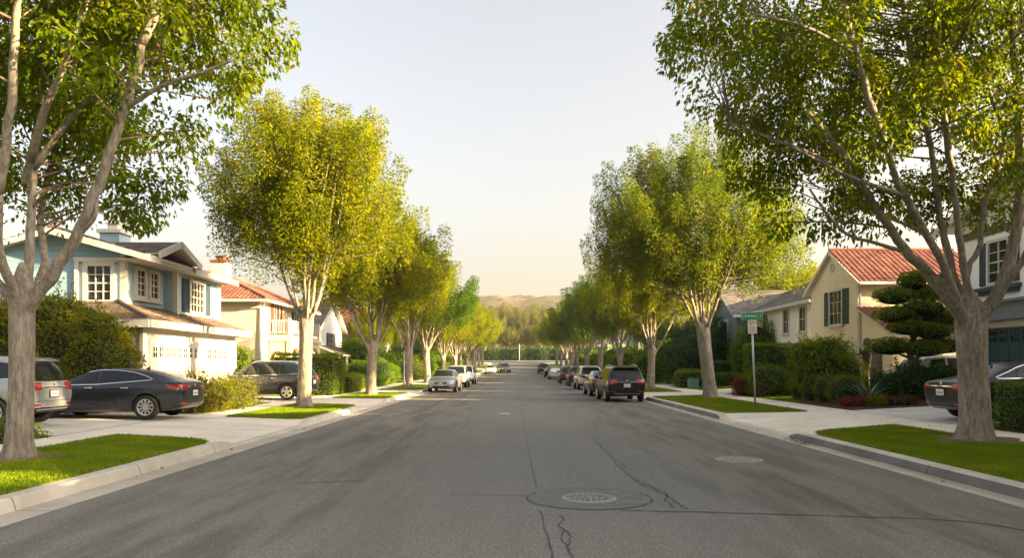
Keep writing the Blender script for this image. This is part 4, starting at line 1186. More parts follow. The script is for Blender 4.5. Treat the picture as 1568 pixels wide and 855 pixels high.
        m.prism([(-1.12, -.012, h0 - .01), (-.98, -.012, h0 - .01), (-1.12, -.012, h0 + .065)], (0, .024, 0)); m.build('antenna', M['black'], root, local=True)
    # nose: grille, lower intake, plate
    zg = .66 if kind == 'suv' else .56
    m = MB(); patch(m, bvh, [(0, -.36, zg), (0, .36, zg)], [(0, -.44, zg + .10), (0, .44, zg + .10)], (-1, 0, 0), .007, 12, 3)
    patch(m, bvh, [(0, -.55, .34), (0, .55, .34)], [(0, -.50, .43), (0, .50, .43)], (-1, 0, 0), .007, 12, 3)
    gr = m.build('grille', M['black'], root, True, local=True)
    m = MB()
    for k in range(3):
        z = zg + .02 + .03 * k
        patch(m, bvh, [(0, -.36, z), (0, .36, z)], [(0, -.36, z + .009), (0, .36, z + .009)], (-1, 0, 0), .012, 12, 1)
    m.ball((hit(0, zg + .05, -1) + .012, 0, zg + .05), (.012, .055, .045), 12, 8)
    m.build('grille_bar', M['chrome'], gr, True, local=True)
    xf = hit(0, .49, -1) + .012
    m = MB(); m.obox((xf, 0, .50), (0, 1, 0), (1, 0, 0), .31, .014, .15, 0); text_marks(m, (xf + .008, 0, .495), (0, 1, 0), (0, 0, 1), .25, .06, 7, rngp, 1)
    m.build('licence_plate', [M['plate'], M['plateink']], root, local=True)
    for x in K['wb']:
        for s in (-1, 1):
            wheel(K, root, x, s, style)
    return root


def paint(name, col, metal=.4, rough=.22):
    m, nt, b = new_mat('car_paint_' + name)
    n1 = noise(nt, coords(nt), 2.5, 4)
    nt.links.new(ramp(nt, n1, [(.3, [c * .92 for c in col]), (.7, [min(1, c * 1.06) for c in col])]), b.inputs['Base Color'])
    b.inputs['Metallic'].default_value = metal; b.inputs['Roughness'].default_value = rough
    b.inputs['Coat Weight'].default_value = .5; b.inputs['Coat Roughness'].default_value = .05
    if name in ('black', 'dark'):
        b.inputs['Coat Weight'].default_value = .2; b.inputs['Specular IOR Level'].default_value = .35
    return m


PT = dict(silver=paint('silver', (.37, .385, .41), .55, .3), slate=paint('slate', (.035, .038, .048), .45), navy=paint('navy', (.012, .02, .036), .1), white=paint('white', (.72, .72, .71), .0, .25),
          black=paint('black', (.004, .006, .011), .0, .3), brown=paint('bronze', (.065, .06, .055), .4), grey=paint('grey', (.20, .20, .21), .6), pearl=paint('pearl', (.62, .62, .60), .3, .25), dark=paint('charcoal', (.025, .024, .026), .4))

gz = lambda x, y: zyard(x, y)
make_car('parked_suv', 'silver SUV parked nose-in on the near left driveway, seen from behind', 'SUV', (-13.95, 18.95, gz(-14, 19) + .01), R(180), 'suv', PT['silver'], style=10)
make_car('parked_car', 'dark grey fastback sedan parked side-on across the near left driveway', 'car', (-12.0, 22.35, gz(-12, 22.3) + .008), R(180), 'fastback', PT['slate'], style=10)
make_car('parked_suv', 'dark blue SUV parked side-on in front of the square hedge on the second left driveway', 'SUV', (-11.55, 34.6, gz(-11.5, 34) + .008), R(176), 'suv', PT['navy'], style=5, rails=True)
make_car('parked_car', 'black sedan parked on the right driveway, half hidden by the big tree trunk', 'car', (14.55, 21.1, gz(14.5, 21.1) + .012), R(2), 'sedan', PT['black'], style=5, pitch=-.05, sc=1.1)
make_car('parked_car', 'white car behind the cloud-pruned pine on the cream house driveway', 'car', (18.6, 31.8, .42), R(8), 'suv', PT['white'], style=5, detail=False)
GC = 'cars parked along the right kerb'
make_car('parked_suv', 'black SUV nearest on the right kerb, its tailgate and white plate facing us', 'SUV', (5.15, 37.6, 0), R(92), 'suv', PT['black'], GC, 5, rails=True)
make_car('parked_car', 'dark grey-brown sedan close in front of the nearest black kerbside SUV', 'car', (5.05, 44.2, 0), R(91), 'sedan', PT['brown'], GC, 5, detail=False)
make_car('parked_suv', 'white SUV on the right kerb, tailgate facing us with red lamps', 'SUV', (5.3, 55.5, 0), R(91), 'suv', PT['pearl'], GC, 5)
make_car('parked_suv', 'dark SUV parked just ahead of the white kerbside SUV on the right', 'SUV', (5.3, 64.5, 0), R(90), 'suv', PT['dark'], GC, 5, detail=False)
make_car('parked_car', 'dark hatchback-like car between the dark SUV and the small white sedan, right kerb', 'car', (5.2, 75, 0), R(90), 'suv', PT['brown'], GC, 5, detail=False)
make_car('parked_car', 'small white sedan far down the right kerb', 'car', (5.0, 94, 0), R(91), 'sedan', PT['white'], GC, 5, detail=False)
make_car('parked_car', 'dark sedan just beyond the small white sedan, right kerb', 'car', (5.0, 110, zr(110)), R(90), 'sedan', PT['dark'], GC, 5, detail=False)
make_car('parked_suv', 'farthest dark vehicle on the right kerb, at the foot of the rise', 'SUV', (4.6, 128, zr(128)), R(90), 'suv', PT['dark'], GC, 5, detail=False)
GL = 'cars parked along the left kerb facing the camera'
make_car('parked_car', 'silver sedan facing us at the left kerb', 'car', (-4.75, 50.6, 0), R(-92), 'fastback', PT['silver'], GL, 5)
make_car('parked_suv', 'white SUV right behind the silver sedan at the left kerb', 'SUV', (-4.75, 60.5, 0), R(-91), 'suv', PT['pearl'], GL, 5)
make_car('parked_suv', 'second white SUV in the left kerb line, behind the first white SUV', 'SUV', (-4.75, 71.0, 0), R(-91), 'suv', PT['white'], GL, 5, detail=False)
make_car('parked_car', 'small white sedan alone far down the left kerb', 'car', (-4.2, 126, zr(126)), R(-90), 'sedan', PT['white'], GL, 5, detail=False)
make_car('driving_car', 'dark-fronted white car out on the road near the far rise', 'car', (-2.1, 131, zr(131)), R(-80), 'suv', PT['grey'], None, 5, detail=False)
# ------------------------------------------------------------------ houses
def slope(mb, uvl, poly, kind, thick=.12, mi_slab=1):
    """one roof plane: a slab with a tiled skin. poly: planar points, first edge is the eave."""
    pts = [Vector(p) for p in poly]
    u = (pts[1] - pts[0]).normalized(); n = u.cross(pts[2] - pts[1]).normalized()
    if n.z < 0: n = -n
    v = n.cross(u)
    if v.z < 0: v = -v; u = -u
    o = pts[0]
    mb.prism([p - n * thick for p in pts], n * (thick - .012), mi_slab)
    q = [((p - o).dot(u), (p - o).dot(v)) for p in pts]
    u0, u1 = min(a for a, b in q), max(a for a, b in q); v1 = max(b for a, b in q)
    bm = bmesh.new(); uvlay = bm.loops.layers.uv.new('UVMap')
    row = .36 if kind == 'tile' else .30
    if kind == 'tile':
        us = list(np.arange(u0 - .0, u1 + .04, .056)); lift = .035
    else:
        us = list(np.linspace(u0, u1, 2)); lift = .028
    nr = int(math.ceil(v1 / row))
    for j in range(nr):
        prev = None
        for a in us:
            w = (.045 * abs(math.sin(math.pi * a / .28)) if kind == 'tile' else 0)
            b0 = bm.verts.new(o + u * a + v * (j * row) + n * (w + lift)); b1 = bm.verts.new(o + u * a + v * min(v1 + .001, (j + 1) * row) + n * (w + .004))
            bb = bm.verts.new(o + u * a + v * (j * row) + n * (w * .6 + .0))
            if prev:
                f = bm.faces.new((prev[0], b0, b1, prev[1])); f2 = bm.faces.new((prev[2], bb, b0, prev[0]))
                for ff in (f, f2):
                    for l in ff.loops:
                        d = l.vert.co - o; l[uvlay].uv = (d.dot(u), j * row + .5 * row if ff is f2 else d.dot(v) * .98 + .02 * j * row)
            prev = (b0, b1, bb)
    c = sum(pts, Vector()) / len(pts)
    for a, b in zip(pts, pts[1:] + pts[:1]):
        e = (b - a); pn = e.cross(n).normalized()
        if pn.dot(c - a) > 0: pn = -pn
        bmesh.ops.bisect_plane(bm, geom=bm.verts[:] + bm.edges[:] + bm.faces[:], plane_co=a, plane_no=pn, clear_outer=True)
    bm.verts.index_update(); base = len(mb.v)
    mb.v.extend([tuple(x.co) for x in bm.verts])
    for f in bm.faces:
        mb.uv[len(mb.f)] = [tuple(l[uvlay].uv) for l in f.loops]
        mb.f.append(tuple(base + x.index for x in f.verts)); mb.m.append(0)
    bm.free()


def ridge_cap(mb, a, b, r=.11, mi=0):
    mb.tube([a, b], r, 8, mi)


def build_roof(name, mb, mats, parent):
    o = mb.build(name, mats, parent)
    uv = o.data.uv_layers.new(name='UVMap')
    for fi, cs in mb.uv.items():
        p = o.data.polygons[fi]
        for li, c in zip(p.loop_indices, cs): uv.data[li].uv = c
    return o


def window(parent, c, n, w, h, fm, cols=2, rows=3, sill=True, shutter=None, fr=.10, glass=None, sillm=None, sw=None):
    c = Vector(c); n = Vector(n); u = Vector((-n.y, n.x, 0)); z = Vector((0, 0, 1))
    m = MB(); t = .09
    m.obox(c + z * (h / 2 + fr / 2) + n * t / 2, u, n, w + 2 * fr, t, fr); m.obox(c - z * (h / 2 + fr / 2) + n * t / 2, u, n, w + 2 * fr, t, fr)
    for s in (-1, 1): m.obox(c + u * s * (w / 2 + fr / 2) + n * t / 2, u, n, fr, t, h)
    for i in range(1, cols): m.obox(c + u * (w * (i / cols - .5)) + n * .034, u, n, .030 if i * 2 != cols else .05, .036, h)
    for j in range(1, rows): m.obox(c + z * (h * (j / rows - .5)) + n * .031, u, n, w, .028, .030 if j * 2 != rows else .05)
    f = m.build('window', fm, parent)
    g = MB(); g.obox(c + n * .010, u, n, w, .014, h); g.build('pane', glass or M['winglass'], f)
    if sill:
        s_ = MB(); s_.obox(c - z * (h / 2 + fr + .04) + n * .09, u, n, w + 2 * fr + .16, .18, .08); s_.build('sill', sillm or fm, f)
    if shutter:
        sw = sw or w * .42
        for s in (-1, 1):
            m = MB(); cc = c + u * s * (w / 2 + fr + sw / 2 + .02)
            m.obox(cc + n * .022, u, n, sw, .044, h + fr * 1.2)
            m.obox(cc + n * .05, u, n, sw * .16, .02, h + fr * 1.2) if False else None
            for q in (-1, 1): m.obox(cc + u * q * sw * .44 + n * .054, u, n, sw * .12, .02, h + fr * 1.2)
            k = int((h + fr) / .09)
            for j in range(k):
                m.obox(cc + z * ((h + fr) * ((j + .5) / k - .5)) + n * .051, u, n, sw * .76, .014, .05)
            m.build('shutter', shutter, parent)
    return f


def garage_door(parent, c, n, w, h, mat, cols=8, winrow=True):
    c = Vector(c); n = Vector(n); u = Vector((-n.y, n.x, 0)); z = Vector((0, 0, 1))
    m = MB(); m.obox(c + n * .02, u, n, w, .04, h)
    rows = 4; rh = h / rows
    for j in range(rows):
        m2 = j == rows - 1 and winrow
        for i in range(cols):
            if m2: continue
            m.obox(c + u * (w * ((i + .5) / cols - .5)) + z * (-h / 2 + rh * (j + .5)) + n * .047, u, n, w / cols * .84, .016, rh * .78)
    d = m.build('garage_door', mat, parent)
    if winrow:
        s = min(w / cols * .62, .5)
        for i in range(cols):
            g = MB(); fr = MB()
            cc = c + u * (w * ((i + .5) / cols - .5)) + z * (h / 2 - rh * .5)
            g.obox(cc + n * .044, u, n, s, .012, rh * .62)
            fr.obox(cc + n * .055, u, n, .035, .02, rh * .62); fr.obox(cc + n * .0565, u, n, s, .02, .035)
            for q in (-1, 1):
                fr.obox(cc + u * q * (s / 2 + .02) + n * .052, u, n, .04, .024, rh * .62 + .08); fr.obox(cc + z * q * (rh * .31 + .02) + n * .054, u, n, s + .0, .024, .04)
            g.build('pane', M['winglass'], d); fr.build('window_frame', mat, d)
    return d


def trim_line(mb, a, b, w, h, mi=0):
    a = Vector(a); b = Vector(b); u = (b - a).normalized(); n = u.cross(Vector((0, 0, 1))).normalized()
    mb.obox((a + b) / 2, u, n, (b - a).length, w, h, mi)


def wallbox(parent, lo, hi, mat, name='wall'):
    m = MB(); m.box(lo, hi); return m.build(name, mat, parent)


def gable(parent, poly, d, mat, name='gable'):
    m = MB(); m.prism(poly, d); return m.build(name, mat, parent)


def chimney(parent, c, w, d, z0, z1, mat, capm):
    m = MB(); m.box((c[0] - w / 2, c[1] - d / 2, z0), (c[0] + w / 2, c[1] + d / 2, z1))
    ch = m.build('chimney', mat, parent)
    k = MB(); k.box((c[0] - w / 2 - .1, c[1] - d / 2 - .1, z1 + .002), (c[0] + w / 2 + .1, c[1] + d / 2 + .1, z1 + .16)); k.box((c[0] - w * .25, c[1] - d * .25, z1 + .163), (c[0] + w * .25, c[1] + d * .25, z1 + .42)); k.box((c[0] - w * .33, c[1] - d * .33, z1 + .423), (c[0] + w * .33, c[1] + d * .33, z1 + .49))
    k.build('chimney_cap', capm, ch)


EX, WX, SY = (1, 0, 0), (-1, 0, 0), (0, -1, 0)


# ---- blue house
def blue_house():
    t = thing('blue_house', 'pale blue two-storey house with white trim and white garage doors, left', 'house', (-18, 31, .2))
    wallbox(t, (-26, 25.9, .1), (-12.9, 34.3, 3.34), M['trimwhite'])
    wallbox(t, (-19.8, 27.8, 3.2), (-14.55, 35.4, 5.98), M['bluewall'])
    m = MB(); m.box((-14.548, 27.92, 3.5), (-14.50, 30.9, 5.95)); m.build('wall', M['bluestucco'], t)
    wallbox(t, (-14.6, 30.95, 3.45), (-14.05, 35.42, 5.96), M['bluestucco'])
    # corner posts
    for (x, y) in ((-14.53, 27.86), (-14.03, 31.02), (-14.03, 35.36)):
        m = MB(); m.box((x - .11, y - .11, 3.4), (x + .09, y + .11, 5.9)); m.build('corner_trim', M['trimwhite'], t)
    for y0, y1 in ((33.9, 34.36), (25.85, 26.1)):
        m = MB(); m.box((-12.96, y0, .1), (-12.84, y1, 3.3)); m.build('corner_trim', M['trimwhite'], t)
    # upper roof: ridge along the street, gable end towards us
    mb = MB(); ridge = 6.78
    slope(mb, None, [(-13.45, 27.2, 5.82), (-13.45, 36.1, 5.82), (-16.9, 36.1, ridge), (-16.9, 27.2, ridge)], 'flat')
    slope(mb, None, [(-20.35, 36.1, 5.82), (-20.35, 27.2, 5.82), (-16.9, 27.2, ridge), (-16.9, 36.1, ridge)], 'flat')
    # small gable above the twin windows
    slope(mb, None, [(-13.3, 28.0, 5.98), (-14.4, 28.0, 5.98), (-16.0, 29.75, 6.62), (-13.3, 29.75, 6.62)], 'flat', .1)
    slope(mb, None, [(-14.4, 31.5, 5.98), (-13.3, 31.5, 5.98), (-13.3, 29.75, 6.62), (-16.0, 29.75, 6.62)], 'flat', .1)
    ridge_cap(mb, (-16.9, 27.2, ridge + .02), (-16.9, 36.1, ridge + .02), .09)
    roof = build_roof('roof', mb, [M['browntile'], M['trimwhite']], t)
    gable(t, [(-19.8, 27.82, 5.97), (-14.55, 27.82, 5.97), (-14.55, 27.82, 6.0), (-16.9, 27.82, 6.64), (-19.8, 27.82, 5.98)], (0, .2, 0), M['bluewall'])
    gable(t, [(-14.6, 28.3, 5.95), (-14.6, 31.2, 5.95), (-14.6, 29.75, 6.50)], (.06, 0, 0), M['bluestucco'])
    m = MB()
    trim_line(m, (-13.40, 27.15, 5.68), (-16.9, 27.15, 6.63), .08, .2); trim_line(m, (-16.9, 27.15, 6.63), (-20.4, 27.15, 5.68), .08, .2)
    trim_line(m, (-13.36, 27.2, 5.68), (-13.36, 28.2, 5.68), .08, .24); trim_line(m, (-13.36, 31.3, 5.68), (-13.36, 36.1, 5.68), .08, .24)
    trim_line(m, (-13.24, 27.9, 5.86), (-13.24, 29.77, 6.54), .08, .24); trim_line(m, (-13.24, 29.73, 6.54), (-13.24, 31.6, 5.86), .08, .24)
    m.box((-14.5, 27.3, 5.62), (-13.42, 36.0, 5.66))
    m.build('fascia', M['trimwhite'], t)
    # lower skirt roof round the garage
    mb = MB()
    slope(mb, None, [(-12.35, 25.3, 3.30), (-12.35, 34.9, 3.30), (-14.7, 34.9, 4.12), (-14.7, 27.75, 4.12)], 'flat')
    slope(mb, None, [(-26, 25.3, 3.30), (-12.35, 25.3, 3.30), (-14.7, 27.75, 4.12), (-26, 27.75, 4.12)], 'flat')
    ridge_cap(mb, (-12.4, 25.35, 3.33), (-14.7, 27.75, 4.15), .08)
    build_roof('garage_roof', mb, [M['browntile'], M['trimwhite']], t)
    m = MB(); trim_line(m, (-12.29, 25.24, 3.17), (-12.29, 34.9, 3.17), .09, .27); trim_line(m, (-12.33, 25.24, 3.17), (-26, 25.24, 3.17), .09, .27)
    gpoly = [(-12.35, 34.8, 3.05), (-14.6, 34.8, 3.05), (-14.6, 34.8, 4.0), (-12.35, 34.8, 3.22)]
    m.prism(gpoly, (0, .06, 0)); m.build('fascia', M['trimwhite'], t)
    garage_door(t, (-12.9, 28.45, 1.35), EX, 3.9, 2.35, M['trimwhite'], 8)
    garage_door(t, (-12.9, 32.3, 1.35), EX, 2.2, 2.35, M['trimwhite'], 4)
    m = MB()
    for y0, y1 in ((26.45, 30.45), (31.15, 33.45)):
        m.box((-12.9, y0 - .1, 2.53), (-12.82, y1 + .1, 2.68)); m.box((-12.9, y0 - .1, .15), (-12.825, y0 + .03, 2.53)); m.box((-12.9, y1 - .03, .15), (-12.825, y1 + .1, 2.53))
    m.build('door_trim', M['trimwhite'], t)
    window(t, (-15.40, 27.8, 4.80), SY, .86, 1.25, M['trimwhite'], 3, 4, True, fr=.16)
    m = MB(); m.box((-16.3, 27.70, 4.02), (-16.16, 27.80, 5.72)); m.box((-16.3, 27.68, 5.58), (-14.62, 27.80, 5.74)); m.box((-16.2, 27.785, 4.02), (-14.62, 27.80, 5.58), 1); m.build('bay_trim', [M['trimwhite'], M['bluestucco']], t)
    for y in (28.95, 30.0):
        window(t, (-14.50, y, 4.92), EX, .58, .98, M['trimwhite'], 2, 4, True, fr=.13)
    window(t, (-14.05, 33.0, 4.72), EX, 1.3, 1.25, M['trimwhite'], 4, 4, True, M['bluedark'], .14, sw=.62)
    chimney(t, (-17.6, 33.0), .85, .95, 6.0, 7.5, M['bluestucco'], M['trimwhite'])
    m = MB(); m.tube([(-12.5, 34.7, 3.0), (-12.86, 34.45, 2.8), (-12.86, 34.45, .3)], .04, 8); m.build('downpipe', M['trimwhite'], t)


blue_house()


def hip_roof(mb, x0, x1, y0, y1, ze, zt, kind, along='y', inset=None):
    if along == 'y':
        i = inset or (x1 - x0) / 2; a, b = Vector(((x0 + x1) / 2, y0 + i, zt)), Vector(((x0 + x1) / 2, y1 - i, zt))
        slope(mb, None, [(x1, y0, ze), (x1, y1, ze), b, a], kind); slope(mb, None, [(x0, y1, ze), (x0, y0, ze), a, b], kind)
        slope(mb, None, [(x0, y0, ze), (x1, y0, ze), a], kind); slope(mb, None, [(x1, y1, ze), (x0, y1, ze), b], kind)
    else:
        i = inset or (y1 - y0) / 2; a, b = Vector((x0 + i, (y0 + y1) / 2, zt)), Vector((x1 - i, (y0 + y1) / 2, zt))
        slope(mb, None, [(x0, y0, ze), (x1, y0, ze), b, a], kind); slope(mb, None, [(x1, y1, ze), (x0, y1, ze), a, b], kind)
        slope(mb, None, [(x0, y1, ze), (x0, y0, ze), a], kind); slope(mb, None, [(x1, y0, ze), (x1, y1, ze), b], kind)
    dz = Vector((0, 0, .05)); r = .09
    for c, e in (((x0, y0), a), ((x1, y0), a if along == 'y' else b), ((x0, y1), b if along == 'y' else a), ((x1, y1), b)):
        ridge_cap(mb, Vector((c[0], c[1], ze)) + dz, e + dz, r)
    if (b - a).length > .05: ridge_cap(mb, a + dz, b + dz, r)


def gable_roof_x(mb, x0, x1, y0, y1, ze, zt, kind):
    """ridge along x"""
    ym = (y0 + y1) / 2
    slope(mb, None, [(x0, y0, ze), (x1, y0, ze), (x1, ym, zt), (x0, ym, zt)], kind)
    slope(mb, None, [(x1, y1, ze), (x0, y1, ze), (x0, ym, zt), (x1, ym, zt)], kind)
    ridge_cap(mb, (x0, ym, zt + .05), (x1, ym, zt + .05), .10)


# ---- cream house with balcony
def cream_house():
    X = -16.7
    t = thing('cream_house', 'cream two-storey house with red tiled hip roof, red shutters and a balcony, left', 'house', (-21, 55, .2))
    wallbox(t, (-27, 49, .1), (X, 61, 6.12), M['cream'])
    mb = MB(); hip_roof(mb, -27.6, X + .6, 48.4, 61.6, 6.05, 8.55, 'tile')
    build_roof('roof', mb, [M['redtile'], M['trimwhite']], t)
    m = MB(); a = .62
    for p, q in (((-27.66, 48.36), (X + .66, 48.36)), ((X + .64, 48.3), (X + .64, 61.6))):
        trim_line(m, (p[0], p[1], 5.95), (q[0], q[1], 5.95), .12, .16)
    m.tube([(X + .5, 48.5, 5.85), (X + .12, 48.95, 5.5), (X + .08, 48.9, .3)], .055, 8)
    m.build('gutter', M['trimwhite'], t)
    chimney(t, (-20.4, 52.0), 1.0, .9, 6.6, 8.85, M['cream'], M['redtile'])
    # balcony door with red shutters, second window further on
    window(t, (X, 52.3, 4.95), EX, 1.05, 2.2, M['trimwhite'], 2, 1, False, M['redshutter'], .09, sw=.55)
    window(t, (X, 57.0, 5.0), EX, 1.0, 1.3, M['trimwhite'], 2, 2, True, M['greenshutter'], .09, sw=.5)
    window(t, (-24.0, 49, 5.2), SY, .7, .7, M['trimwhite'], 1, 1, True, fr=.06)
    # balcony: slab, rail with balusters; porch arches below
    m = MB(); m.box((X, 50.6, 3.55), (X + 1.5, 58.2, 3.8)); m.box((X, 50.5, 3.4), (X + 1.6, 58.3, 3.547)); b = m.build('balcony', M['cream'], t)
    m = MB()
    m.box((X + 1.36, 50.64, 4.72), (X + 1.48, 58.16, 4.82)); m.box((X, 50.64, 4.722), (X + 1.357, 50.76, 4.818)); m.box((X + 1.38, 50.66, 3.92), (X + 1.46, 58.14, 3.99)); m.box((X, 50.66, 3.922), (X + 1.377, 50.74, 3.988))
    for y in np.arange(50.7, 58.2, .19): m.box((X + 1.395, y - .025, 3.992), (X + 1.445, y + .025, 4.718))
    for x in np.arange(X + .1, X + 1.3, .19): m.box((x - .025, 50.675, 3.99), (x + .025, 50.725, 4.72))
    for y in (50.7, 54.4, 58.1): m.box((X + 1.34, y - .08, 3.802), (X + 1.50, y + .08, 4.95))
    m.build('balustrade', M['trimwhite'], b)
    m = MB(); x0, x1 = X + 1.25, X + 1.5; n = 10
    bays = [(50.75, 53.1), (53.1, 55.6), (55.6, 58.1)]
    for y0, y1 in bays:
        c, r = (y0 + y1) / 2, (y1 - y0) / 2 - .2; zs = 2.25
        for k in range(n):
            a0, a1 = math.pi * k / n, math.pi * (k + 1) / n
            p0, p1 = (c - r * math.cos(a0), zs + r * .75 * math.sin(a0)), (c - r * math.cos(a1), zs + r * .75 * math.sin(a1))
            m.prism([(x0, p0[0], p0[1]), (x0, p1[0], p1[1]), (x0, p1[0], 3.398), (x0, p0[0], 3.398)], (x1 - x0, 0, 0))
    for y in (50.75, 53.1, 55.6, 58.1):
        m.box((x0 + .002, y - .198, .2), (x1 - .002, y + .198, 2.25)); m.box((x0 - .04, y - .24, 2.1), (x1 + .04, y + .24, 2.24))
        m.box((x0 + .001, y - .2, 2.251), (x1 - .001, y + .2, 3.397))
    for x in (X + .05,):
        c, r, zs = X + .62, .52, 2.25
        for k in range(n):
            a0, a1 = math.pi * k / n, math.pi * (k + 1) / n
            p0, p1 = (c - r * math.cos(a0), zs + r * .9 * math.sin(a0)), (c - r * math.cos(a1), zs + r * .9 * math.sin(a1))
            m.prism([(p0[0], 50.6, p0[1]), (p1[0], 50.6, p1[1]), (p1[0], 50.6, 3.396), (p0[0], 50.6, 3.396)], (0, .2, 0))
    m.build('porch_arch', M['cream'], t)
    window(t, (X, 54.3, 1.6), EX, 1.4, 1.6, M['trimwhite'], 2, 2, False)


cream_house()


# ---- small grey-white gabled house and the terracotta one beyond
def gabled_left(name, label, x, y0, y1, ze, zt, wall, tile, wm, shutter=None, porch=None, depth=9):
    t = thing(name, label, 'house', (x - 4, (y0 + y1) / 2, .2 + zr(y0)))
    ym = (y0 + y1) / 2; zb = zr(y0)
    wallbox(t, (x - depth, y0, 0), (x, y1, ze), wall)
    gable(t, [(x - .1, y0, ze - .01), (x - .1, y1, ze - .01), (x - .1, ym, zt - .12)], (.10, 0, 0), wall)
    mb = MB(); gable_roof_x(mb, x - depth - .3, x + .4, y0 - .45, y1 + .45, ze - .12, zt, tile[0]); build_roof('roof', mb, [M[tile[1]], M['trimwhite']], t)
    m = MB(); trim_line(m, (x + .44, y0 - .5, ze - .26), (x + .44, ym + .02, zt - .12), .08, .22); trim_line(m, (x + .44, ym - .02, zt - .12), (x + .44, y1 + .5, ze - .26), .08, .22); m.build('fascia', M['trimwhite'], t)
    window(t, (x, ym, ze - 1.15), EX, min(1.5, (y1 - y0) * .2), 1.35, M['trimwhite'], 2, 3, True, shutter, .1)
    for yy in (y0 + (y1 - y0) * .2, y0 + (y1 - y0) * .8):
        window(t, (x, yy, 1.7 + zb), EX, 1.2, 1.3, M['trimwhite'], 2, 2, True)
    window(t, (x - 2.6, y0, ze - 1.2), SY, .9, 1.2, M['trimwhite'], 2, 3, True); window(t, (x - 5.6, y0, ze - 1.2), SY, .9, 1.2, M['trimwhite'], 2, 3, True)
    if porch:
        mb = MB(); slope(mb, None, [(x + porch, y0 - .3, 2.7 + zb), (x + porch, y1 + .3, 2.7 + zb), (x - .02, y1 + .3, 3.6 + zb), (x - .02, y0 - .3, 3.6 + zb)], 'flat'); build_roof('porch_roof', mb, [M['browntile'], M['trimwhite']], t)
        m = MB()
        for yy in np.linspace(y0, y1, 4): m.box((x + porch - .35, yy - .09, .1 + zb), (x + porch - .17, yy + .09, 2.64 + zb))
        m.build('porch_post', M['trimwhite'], t)
    return t


gabled_left('white_house', 'small white-and-grey house with a steep front gable beyond the cream house, left', -17.6, 66.5, 76, 5.2, 7.9, M['white'], ('flat', 'greytile'), M['trimwhite'], M['bluedark'], 2.2)
gabled_left('terracotta_house', 'terracotta-walled house past the small white gabled house, left', -17.0, 80, 92, 6.0, 8.2, M['pink'], ('flat', 'redtile'), M['trimwhite'], None, 1.8)
for i, (y0, wall, tile, w) in enumerate(((97, 'pale', 'browntile', 'first'), (114, 'cream', 'redtile', 'second'), (131, 'white', 'greytile', 'third'), (150, 'pale', 'redtile', 'fourth'))):
    gabled_left('distant_house', 'pale gabled house glimpsed between far left trunks, {} past the terracotta house'.format(w), -17.2, y0, y0 + 12, 5.8 + zr(y0), 8.0 + zr(y0), M[wall], ('flat', tile), M['trimwhite'])


# ---- right: white house at the frame edge
def edge_house():
    X = 17.45
    t = thing('white_house', 'white two-storey house with blue shutters and dark teal garage door, right edge', 'house', (22, 22, .4))
    wallbox(t, (X, 20.3, .2), (28, 29.4, 7.35), M['white'])
    ym, zt = 24.85, 8.9
    gable(t, [(X, 20.3, 7.34), (X, 29.4, 7.34), (X, ym, zt - .1)], (.3, 0, 0), M['white'])
    mb = MB(); gable_roof_x(mb, X - .6, 28.4, 19.5, 30.2, 7.12, zt, 'flat'); build_roof('roof', mb, [M['browntile'], M['trimwhite']], t)
    m = MB(); trim_line(m, (X - .64, 19.4, 6.94), (X - .64, ym + .02, zt - .15), .1, .34); trim_line(m, (X - .64, ym - .02, zt - .15), (X - .64, 30.3, 6.94), .1, .34); m.build('fascia', M['trimwhite'], t)
    m = MB(); m.box((X - .06, 22.0, 6.55), (X, 29.3, 6.75)); m.box((X - .10, 22.0, 6.752), (X, 29.3, 6.82)); m.build('string_course', M['greytile'], t)
    window(t, (X, 27.1, 5.5), WX, 1.05, 1.45, M['trimwhite'], 2, 4, False, M['bluedark'], .12, sw=.42)
    window(t, (X, 22.6, 5.5), WX, 1.05, 1.45, M['trimwhite'], 2, 4, False, M['bluedark'], .12, sw=.42)
    for y in (27.1, 22.6):
        m = MB(); m.box((X - .2, y - 1.2, 4.48), (X, y + 1.2, 4.62)); m.box((X - .12, y - 1.1, 4.33), (X, y + 1.1, 4.48)); m.build('sill', M['bluedark'], t)
    m = MB(); m.box((X - .5, 20.4, 3.35), (X, 29.0, 3.42)); m.box((X - .42, 20.4, 3.42 + .002), (X, 29.0, 3.95)); m.box((X - .6, 20.4, 3.953), (X, 29.2, 4.05)); m.build('canopy', M['greywall'], t)
    garage_door(t, (X, 25.9, 1.85), WX, 4.8, 2.5, M['teal'], 8)
    m = MB(); m.box((X - .07, 23.38, .3), (X, 23.49, 3.2)); m.box((X - .07, 28.31, .3), (X, 28.43, 3.2)); m.box((X - .072, 23.38, 3.12), (X, 28.43, 3.3)); m.build('door_trim', M['trimwhite'], t)


edge_house()


